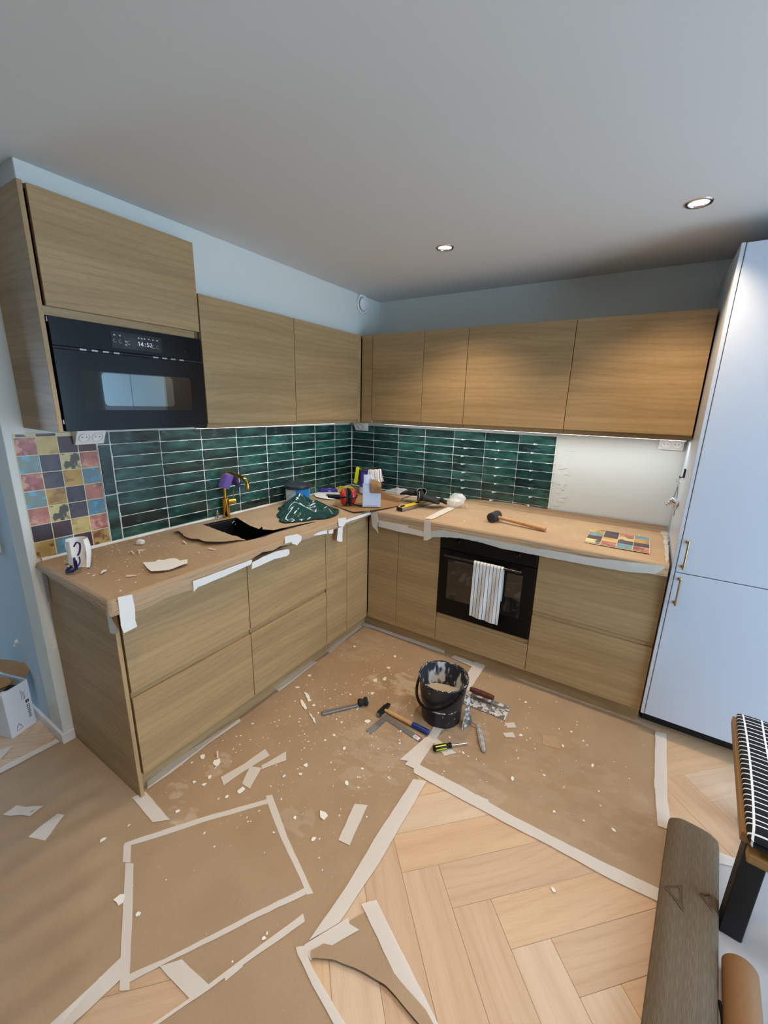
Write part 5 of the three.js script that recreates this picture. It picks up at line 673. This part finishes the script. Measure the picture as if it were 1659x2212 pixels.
{ const a = [0.932,1.508], b = [1.060,1.343], L = Math.hypot(b[0] - a[0], b[1] - a[1]), t = thing('chisel', 'flat steel chisel with a black hand guard on the floor paper', 'chisel', [a[0], FL + 0.0012, a[1]], Math.atan2(-(b[1] - a[1]), b[0] - a[0]));
  mesh('blade', merge(prism([[0, -0.0125], [0.004, -0.0145], [0.06, -0.0125], [L + 0.02, -0.009], [L + 0.02, 0.009], [0.06, 0.0125], [0.004, 0.0145], [0, 0.0125]], 0, 0.011, 'y', 0.0015)), M.steelWorn, t); const r = std({ color: 0x121214, roughness: 0.7 });
  mesh('hand_guard', moved(lathe([[0, 0], [0.016, 0.001], [0.021, 0.006], [0.0225, 0.016], [0.017, 0.022], [0.0165, 0.034], [0.023, 0.039], [0.025, 0.048], [0.02, 0.055], [0, 0.057]], 28), L, 0.0205, 0, 0, 0, -Math.PI / 2), r, t); mesh('striking_end', moved(lathe([[0, 0], [0.011, 0], [0.012, 0.008], [0.009, 0.012], [0, 0.012]], 20), L + 0.052, 0.0205, 0, 0, 0, -Math.PI / 2), M.steelWorn, t); }
{ const h0 = [1.202,1.298], h1 = [1.491,1.309], L = Math.hypot(h1[0] - h0[0], h1[1] - h0[1]), t = thing('hammer', 'hammer with a black head and a wooden handle ending in blue', 'hammer', [h0[0], FL + 0.0155, h0[1]], Math.atan2(-(h1[1] - h0[1]), h1[0] - h0[0])), hm = std({ color: 0x1d2024, roughness: 0.45, metalness: 0.3 });
  mesh('head', merge(box(-0.0125, 0.0125, -0.0145, 0.0125, -0.012, 0.052, 0.003), prism([[-0.058, -0.004], [-0.012, -0.0145], [-0.012, 0.0125], [-0.058, 0.001]].map(([z, y]) => [z, y]), -0.0115, 0.0115, 'x', 0.0015)), hm, t); mesh('face', box(-0.0115, 0.0115, -0.0135, 0.0115, 0.052, 0.054, 0.0008), M.steelWorn, t);
  mesh('handle', moved(lathe([[0, -0.018], [0.0085, -0.018], [0.0085, 0.02], [0.0105, 0.05], [0.0125, L * 0.6], [0.0125, L * 0.66]], 20), 0, 0, 0, 0, 0, -Math.PI / 2), std({ map: floorTex, color: 0xf6dfb8, roughness: 0.5 }), t); mesh('grip', moved(lathe([[0.0128, L * 0.655], [0.0135, L * 0.7], [0.0142, L * 0.9], [0.0135, L * 0.985], [0.009, L], [0, L + 0.001]], 22), 0, 0, 0, 0, 0, -Math.PI / 2), std({ color: 0x16307c, roughness: 0.45 }), t); }
{ const t = thing('steel_square', 'flat steel try square with a small red and white sticker', 'square'); mesh('blade', prism([[1.202,1.471],[1.238,1.473],[1.255,1.348],[1.470,1.379],[1.478,1.346],[1.224,1.313]], FL + 0.001, FL + 0.003, 'y', 0.0003), M.steelWorn, t);
  const st = canvasTex(128, 64, (c, w, h) => { c.fillStyle = '#eceaf0'; c.fillRect(0, 0, w, h); c.fillStyle = '#b3262c'; c.fillRect(0, 0, w, 12); c.fillStyle = '#5a5a66'; for (let i = 0; i < 4; i++) c.fillRect(14, 22 + i * 9, 70 + (i % 2) * 20, 4); });
  const q = [[1.427,1.369],[1.461,1.375],[1.468,1.348],[1.433,1.341]], g = prism(q, FL + 0.003, FL + 0.0036, 'y'); { const p = g.attributes.position, uv = g.attributes.uv, o = q[0], ex = [q[1][0] - o[0], q[1][1] - o[1]], ey = [q[3][0] - o[0], q[3][1] - o[1]], lx = ex[0] ** 2 + ex[1] ** 2, ly = ey[0] ** 2 + ey[1] ** 2; for (let i = 0; i < p.count; i++) { const dx = p.getX(i) - o[0], dz = p.getZ(i) - o[1]; uv.setXY(i, (dx * ex[0] + dz * ex[1]) / lx, (dx * ey[0] + dz * ey[1]) / ly); } } mesh('sticker', g, std({ map: st, roughness: 0.5 }), t); }
{ const a = [1.555,1.392], b = [1.684,1.253], L = Math.hypot(b[0] - a[0], b[1] - a[1]), t = thing('screwdriver', 'screwdriver with a black and yellow handle on the floor paper', 'screwdriver', [a[0], FL + 0.0165, a[1]], Math.atan2(-(b[1] - a[1]), b[0] - a[0])), hl = 0.1;
  mesh('handle', moved(lathe([[0, 0], [0.011, 0.001], [0.0145, 0.006], [0.0155, 0.02], [0.0155, 0.062], [0.012, 0.074], [0.0105, 0.08], [0.0135, 0.088], [0.013, hl - 0.003], [0.006, hl], [0, hl]], 24), 0, 0, 0, 0, 0, -Math.PI / 2), M.black, t); for (let i = 0; i < 6; i++) { const q = i / 6 * 6.283 + 0.4; mesh('stripe', moved(box(0.012, 0.068, 0.0145, 0.0163, -0.0028, 0.0028, 0.0006), 0, 0, 0, q), std({ color: 0xd9dc22, roughness: 0.35 }), t); }
  mesh('shaft', merge(rod([hl, 0, 0], [L - 0.006, -0.006, 0], 0.0035), moved(box(-0.008, 0.002, -0.0012, 0.0012, -0.004, 0.004, 0.0004), L - 0.002, -0.0063, 0)), M.chrome, t); }
const messy = dataTex(256, 256, (u, v) => { const a = fbm(u * 9, v * 9, 9, 9, 501, 4); return mix3([112, 110, 110], [214, 211, 207], clamp((a - 0.42) * 7, 0, 1)); }, { rx: 8, ry: 8 });
{ const t = thing('notched_trowel', 'notched steel trowel smeared with mortar behind the black bucket', 'trowel', [1.665, FL + 0.004, 0.925], 0.02), notch = [[-0.128, -0.061], [0.128, -0.061], [0.128, 0.061]]; for (let i = 0; i < 16; i++) { const x = 0.128 - i * 0.016; notch.push([x - 0.008, 0.061], [x - 0.008, 0.054], [x - 0.016, 0.054], [x - 0.016, 0.061]); }
  mesh('plate', prism(notch, 0, 0.0012, 'y', 0.0002), std({ map: messy, roughness: 0.6 }), t); mesh('spine', box(-0.095, 0.06, 0.0012, 0.005, -0.026, -0.006, 0.001), M.steelWorn, t); mesh('post', merge(rod([0.03, 0.003, -0.016], [0.03, 0.044, -0.02], 0.0055), rod([-0.085, 0.003, -0.016], [-0.085, 0.044, -0.02], 0.0055)), M.steelWorn, t);
  mesh('handle', moved(lathe([[0, -0.075], [0.013, -0.074], [0.0165, -0.05], [0.0175, 0], [0.0155, 0.05], [0.012, 0.068], [0, 0.07]], 22), -0.03, 0.049, -0.02, 0, 0, -Math.PI / 2), std({ map: messy, color: 0x8a4038, roughness: 0.7 }), t); }
{ const t = thing('bucket_trowel', 'small trowel with a plaster covered handle leaning beside the bucket', 'trowel'), a = V(1.6215, 0.006, 1.183), b = V(1.646, 0.012, 1.118), c = V(1.622, 0.155, 1.087), d = V(1.612, 0.15, 1.1), n = b.clone().sub(a).cross(c.clone().sub(a)).normalize().multiplyScalar(0.0012), g = new THREE.BufferGeometry(), P = []; const quad = (p, q, r, s) => P.push(...p.toArray(), ...q.toArray(), ...r.toArray(), ...p.toArray(), ...r.toArray(), ...s.toArray()); const A = [a, b, c, d], B = A.map((p) => p.clone().add(n)); quad(...B); quad(...[...A].reverse()); for (let i = 0; i < 4; i++) quad(A[i], A[(i + 1) % 4], B[(i + 1) % 4], B[i]);
  g.setAttribute('position', new THREE.Float32BufferAttribute(P, 3)); g.computeVertexNormals(); mesh('blade', uvMetric(g), std({ map: messy, roughness: 0.5, side: THREE.DoubleSide }), t); mesh('tang', tube([[1.643, 0.055, 1.115], [1.655, 0.032, 1.118], [1.668, 0.026, 1.118], [1.684, 0.022, 1.114]], 0.0045, 20, 8), M.steelWorn, t);
  const h0 = V(1.684, 0.021, 1.112), h1 = V(1.772, 0.0175, 1.264), hg = lathe([[0, 0], [0.009, 0.001], [0.0115, 0.01], [0.014, 0.06], [0.0155, 0.11], [0.013, 0.16], [0.008, 0.172], [0, 0.175]], 20); hg.applyQuaternion(new THREE.Quaternion().setFromUnitVectors(V(0, 1, 0), h1.sub(h0).normalize())); mesh('handle', hg.translate(h0.x, h0.y, h0.z), std({ map: messy, roughness: 0.8 }), t); }
// litter box on the hallway floor
{ const t = thing('litter_box', 'white open cardboard carton full of scraps on the hallway floor', 'box', [-0.236, 0.0015, 2.503], 0), e1 = V(-0.039, 0, -0.112).normalize(), turn = Math.atan2(-e1.z, e1.x), W = 0.119, Lb = 0.32, H = 0.262, T = 0.003; t.rotation.y = turn;   // local x runs along the printed side, local -z into the box
  const face = canvasTex(256, 560, (c, w, h) => { c.fillStyle = '#e6eaf0'; c.fillRect(0, 0, w, h); c.save(); c.translate(w - 42, h * 0.68); c.rotate(-Math.PI / 2); c.fillStyle = '#20242c'; c.font = 'bold 40px sans-serif'; c.textAlign = 'left'; c.fillText('MARAZZI', -70, 14); c.fillRect(122, -18, 34, 34); c.fillStyle = '#e6eaf0'; c.fillRect(130, -4, 18, 6); c.restore();
    c.fillStyle = '#9aa0ac'; c.save(); c.translate(w - 70, h * 0.24); c.rotate(-Math.PI / 2); for (let i = 0; i < 3; i++) c.fillRect(-70, -20 + i * 14, 130 - i * 20, 7); c.restore(); c.strokeStyle = '#8f94a4'; c.lineWidth = 6; c.beginPath(); c.moveTo(60, h - 50); c.lineTo(120, h - 50); c.lineTo(108, h - 100); c.lineTo(72, h - 100); c.closePath(); c.moveTo(90, h - 130); c.lineTo(70, h - 75); c.moveTo(90, h - 130); c.lineTo(112, h - 75); c.stroke(); });
  const wht = std({ color: 0xe4e8ee, roughness: 0.7, side: THREE.DoubleSide }), fg = box(0, W, 0, H, -T, 0, 0.0004); { const p = fg.attributes.position, uv = fg.attributes.uv; for (let i = 0; i < p.count; i++) uv.setXY(i, p.getX(i) / W, p.getY(i) / H); } mesh('printed_side', fg, std({ map: face, roughness: 0.7 }), t);
  mesh('side', box(0, W, 0, H, Lb - 0 - T - Lb - Lb + T, -Lb + T, 0.0004), wht, t); mesh('side', box(0, T, 0, H - 0.012, -Lb + T, -T, 0.0004), wht, t); mesh('side', box(W - T, W, 0, H, -Lb + T, -T, 0.0004), wht, t); mesh('bottom', box(T, W - T, 0, T, -Lb + T, -T, 0.0004), M.cardboard, t);
  mesh('flap', toCreasedNormals(grid((u, v) => [W + 0.004 + 0.05 * v + 0.01 * n3(u * 3, v * 3, 2), H + 0.002 + 0.05 * v * (1 - 0.4 * u), -0.02 - u * (Lb - 0.06) + 0.01 * v], 8, 4).toNonIndexed(), 0.4), M.cardboard, t);
  const basis = (x, y, z) => { const q = V(x, y, z).applyAxisAngle(V(0, 1, 0), turn); return [q.x - 0.236, q.y, q.z + 2.503]; };
  [['crumpled brown cardboard scrap on top of the white litter box', 0.06, H - 0.002, -0.1, M.cardboard, 0.05], ['crumpled white paper scrap in the white litter box', 0.05, H - 0.02, -0.2, M.paper, 0.042], ['dark scrap between the papers in the white litter box', 0.07, H - 0.035, -0.045, M.dark, 0.035], ['bluish white scrap at the printed edge of the litter box', 0.025, H - 0.028, -0.04, M.paper, 0.024]].forEach(([l, x, y, z, m, s], i) => { const g = new THREE.IcosahedronGeometry(1, 2), p = g.attributes.position; for (let k = 0; k < p.count; k++) { const q = [p.getX(k), p.getY(k), p.getZ(k)], f = s * (0.8 + 0.5 * n3(q[0] * 2, q[1] * 2, q[2] * 2, i + 3)); p.setXYZ(k, q[0] * f, q[1] * f * 0.7, q[2] * f); } g.computeVertexNormals(); const o = tag(mesh('litter_scrap', toCreasedNormals(g, 0.3), m), l, 'scrap', 'scraps in the litter box'); o.position.set(...basis(x, y, z)); }); }

// ---------------------------------------------------------------- right edge: rug roll, bench, paper roll
tag(mesh('drop_cloth', sheet([...[[2.690,1.221],[2.745,1.205],[2.781,1.200]], [2.95, 1.1], [3.3, 1.3], [3.3, 2.6], [2.5, 2.4], ...[[2.622,1.810],[2.663,1.485]]], (x, z) => 0.0015 + 0.0012 * n3(x * 6, z * 6, 4), 0.06), std({ color: 0xbdb7b6, roughness: 0.95, side: THREE.DoubleSide, bumpMap: plasterBump, bumpScale: 0.001 })), 'pale grey cloth on the floor between the rug roll and the bench', 'cloth');
const weave = dataTex(256, 256, (u, v, x, y) => { const a = Math.sin(u * Math.PI * 2 * 32), b = Math.sin(v * Math.PI * 2 * 32), k = 0.5 + 0.25 * (((x >> 2) + (y >> 2)) % 2 ? a : b), s = pn(u * 60, v * 4, 60, 4, 601), f = hash(x, y, 4) - 0.5; return mix3([122, 112, 100], [176, 164, 148], clamp(k * 0.75 + (s - 0.5) * 0.7 + f * 0.25, 0, 1)); }, { rx: 16, ry: 16 });
{ const a = [2.618,1.189], b = [2.546,1.860], dx = b[0] - a[0], dz = b[1] - a[1], L = Math.hypot(dx, dz) + 0.45, t = thing('rug_roll', 'flattened roll of taupe woven rug with stitched triangles, lying on the floor', 'rug', [a[0], 0.004, a[1]], Math.atan2(dx, dz)), w = 0.083, h = 0.07;   // local z runs towards the viewer
  const prof = (k) => Array.from({ length: 41 }, (_, i) => { const q = i / 40 * Math.PI * 2, c = Math.cos(q), s = Math.sin(q); return [w * k * Math.sign(c) * Math.pow(Math.abs(c), 0.55), h / 2 + h / 2 * k * Math.sign(s) * Math.pow(Math.abs(s), 0.7)]; });
  const body = (k, z0, z1, ou = 0) => grid((u, v) => { const p = prof(1)[Math.round(u * 40)], e = v < 0.5 ? Math.min(1, v * (z1 - z0) / 0.03) : 1, kk = k * (0.75 + 0.25 * Math.sqrt(Math.max(0, 1 - (1 - e) ** 2))); return [p[0] * kk, h / 2 + (p[1] - h / 2) * kk, z0 + (z1 - z0) * v]; }, 40, 60);
  const uvRug = (g) => { const p = g.attributes.position, uv = g.attributes.uv; for (let i = 0; i < p.count; i++) uv.setXY(i, p.getX(i) + (p.getY(i) > h / 2 ? 0 : 0.2), p.getZ(i)); return g; };
  const m = std({ map: weave, color: 0xbfb3a2, roughness: 0.95, side: THREE.DoubleSide, bumpMap: weave, bumpScale: 0.0012 });
  mesh('outer_layer', uvRug(body(1, 0, L)), m, t); mesh('end', grid((u, v) => { const p = prof(1)[Math.round(u * 40)], k = v * 0.76; return [p[0] * k, h / 2 + (p[1] - h / 2) * k, 0.001 - 0.006 * (1 - v)]; }, 40, 6), m, t);
  mesh('inner_fold', uvRug(grid((u, v) => { const a = -0.98 + u * 1.96, z = 0.5 + 0.06 * u * u + v * 0.4; return [w * a * 0.97, h + 0.007 - 0.022 * Math.pow(Math.abs(a), 4), z]; }, 20, 10)), m, t);
  for (const [s, cx, cz, r] of [[1, -0.045, 0.345, 1], [1, 0.042, 0.3, 0.62]]) { const q = [[-0.026, 0], [0.022, -0.036], [0.03, 0.052]].map(([x, z]) => [cx + x * r, z * r + cz]), y = (x) => h + 0.0012 - 0.016 * Math.pow(Math.abs(x / w), 4); mesh('stitched_triangle', merge(tube([...q, q[0]].flatMap(([x, z], i, arr) => i + 1 < arr.length ? [0, 0.33, 0.66].map((k) => { const X = lerp(x, arr[i + 1][0], k), Z = lerp(z, arr[i + 1][1], k); return [X, y(X), Z]; }) : []), 0.0028, 60, 6, true), tube(q.map(([x, z]) => { const X = cx + (x - cx) * 0.55 + 0.002, Z = cz + (z - cz) * 0.55; return [X, y(X), Z]; }), 0.0018, 40, 6, true)), m, t); } }
{ // bench with a black and white cushion
  const t = thing('bench', 'wooden bench with a black square leg beside the rug roll', 'bench', [2.7, 0, 0.93], -0.085), x0 = 0, z0 = 0, z1 = 0.665, wood = std({ map: oakTex, color: 0xe6d2b4, roughness: 0.5 }), blk = std({ color: 0x070708, roughness: 0.55 });
  mesh('seat', box(x0, x0 + 0.34, 0.405, 0.442, z0, z1 - 0.045, 0.003, 'z'), wood, t);
  mesh('rail', box(x0 + 0.045, x0 + 0.09, 0.36, 0.404, z0 + 0.1, z1 - 0.1, 0.002, 'z'), wood, t);
  for (const [x, z] of [[0.052, 0.563], [0.29, 0.563], [0.2, 0.08]]) mesh('leg', box(x - 0.03, x + 0.03, 0.0035, 0.4045, z - 0.03, z + 0.03, 0.003, 'y'), blk, t);
  mesh('rail_end', box(x0 + 0.02, x0 + 0.08, 0.372, 0.404, z1 - 0.05, z1 - 0.01, 0.003, 'x'), wood, t);
  const gridTex = canvasTex(512, 1024, (c, w, h) => { c.fillStyle = '#101014'; c.fillRect(0, 0, w, h); c.strokeStyle = '#f3f3f6'; c.lineWidth = 7; let q = 5; const r = () => (q = (q * 16807) % 2147483647) / 2147483647; for (let i = 0; i < 26; i++) { const y = 14 + i * 39 + r() * 8; c.beginPath(); c.moveTo(0, y); c.bezierCurveTo(150, y + r() * 22 - 11, 300, y + r() * 22 - 11, w, y + r() * 20 - 10); c.stroke(); } c.lineWidth = 9; for (const x of [36, 120, 150, 250, 330, 352, 440]) { c.beginPath(); c.moveTo(x, 0); c.bezierCurveTo(x + r() * 30 - 15, 300, x + r() * 30 - 15, 650, x + r() * 20 - 10, h); c.stroke(); } });
  const c = tag(mesh('seat_cushion', grid((u, v) => { const a = u * Math.PI * 2, ca = Math.cos(a), sa = Math.sin(a), q = Math.abs(v - 0.5) * 2, e = Math.pow(Math.max(0, 1 - Math.pow(q, 14)), 0.4); return [x0 + 0.176 + 0.171 * Math.sign(ca) * Math.pow(Math.abs(ca), 0.4) * (0.92 + 0.08 * e), 0.4635 + 0.019 * Math.sign(sa) * Math.pow(Math.abs(sa), 0.6) * e + (v > 0.94 && sa > 0 ? -0.02 * (v - 0.94) / 0.06 : 0), lerp(z0 + 0.004, z1, v)]; }, 48, 40), std({ map: gridTex, roughness: 0.9, side: THREE.DoubleSide })), 'black seat cushion with an uneven white line grid on the bench', 'cushion'); c.position.set(2.7, 0, 0.93); c.rotation.y = -0.085; { const p = c.geometry.attributes.position, uv = c.geometry.attributes.uv; for (let i = 0; i < p.count; i++) uv.setXY(i, (p.getX(i) - x0) / 0.36, 1 - (p.getZ(i) - z0) / 0.66); }
}
{ const a = [2.711,1.589], t = thing('paper_roll', 'thick roll of brown kraft paper on the pale floor cloth', 'paper roll', [2.704, 0.0475, 1.64], -0.085), m = std({ map: kraftTex, color: 0xc4a784, roughness: 0.6, side: THREE.DoubleSide }); mesh('roll', moved(lathe([[0.02, 0.001], [0.04, 0], [0.0435, 0.005], [0.044, 0.02], [0.044, 0.7], [0.02, 0.7]], 44), 0, 0, 0, Math.PI / 2), m, t); mesh('core', moved(lathe([[0.0198, 0.002], [0.0198, 0.699], [0.017, 0.699], [0.017, 0.002], [0.0198, 0.002]], 28), 0, 0, 0, Math.PI / 2), M.cardboard, t); void a; }
tag(mesh('cable', tube([[2.652, 0.008, 1.74], [2.655, 0.008, 1.78], [2.648, 0.008, 1.84], [2.64, 0.008, 1.95]], 0.0048, 60, 8), M.dark), 'short piece of black cable between the rug roll and the paper roll', 'cable');

renderer.render(scene, camera);
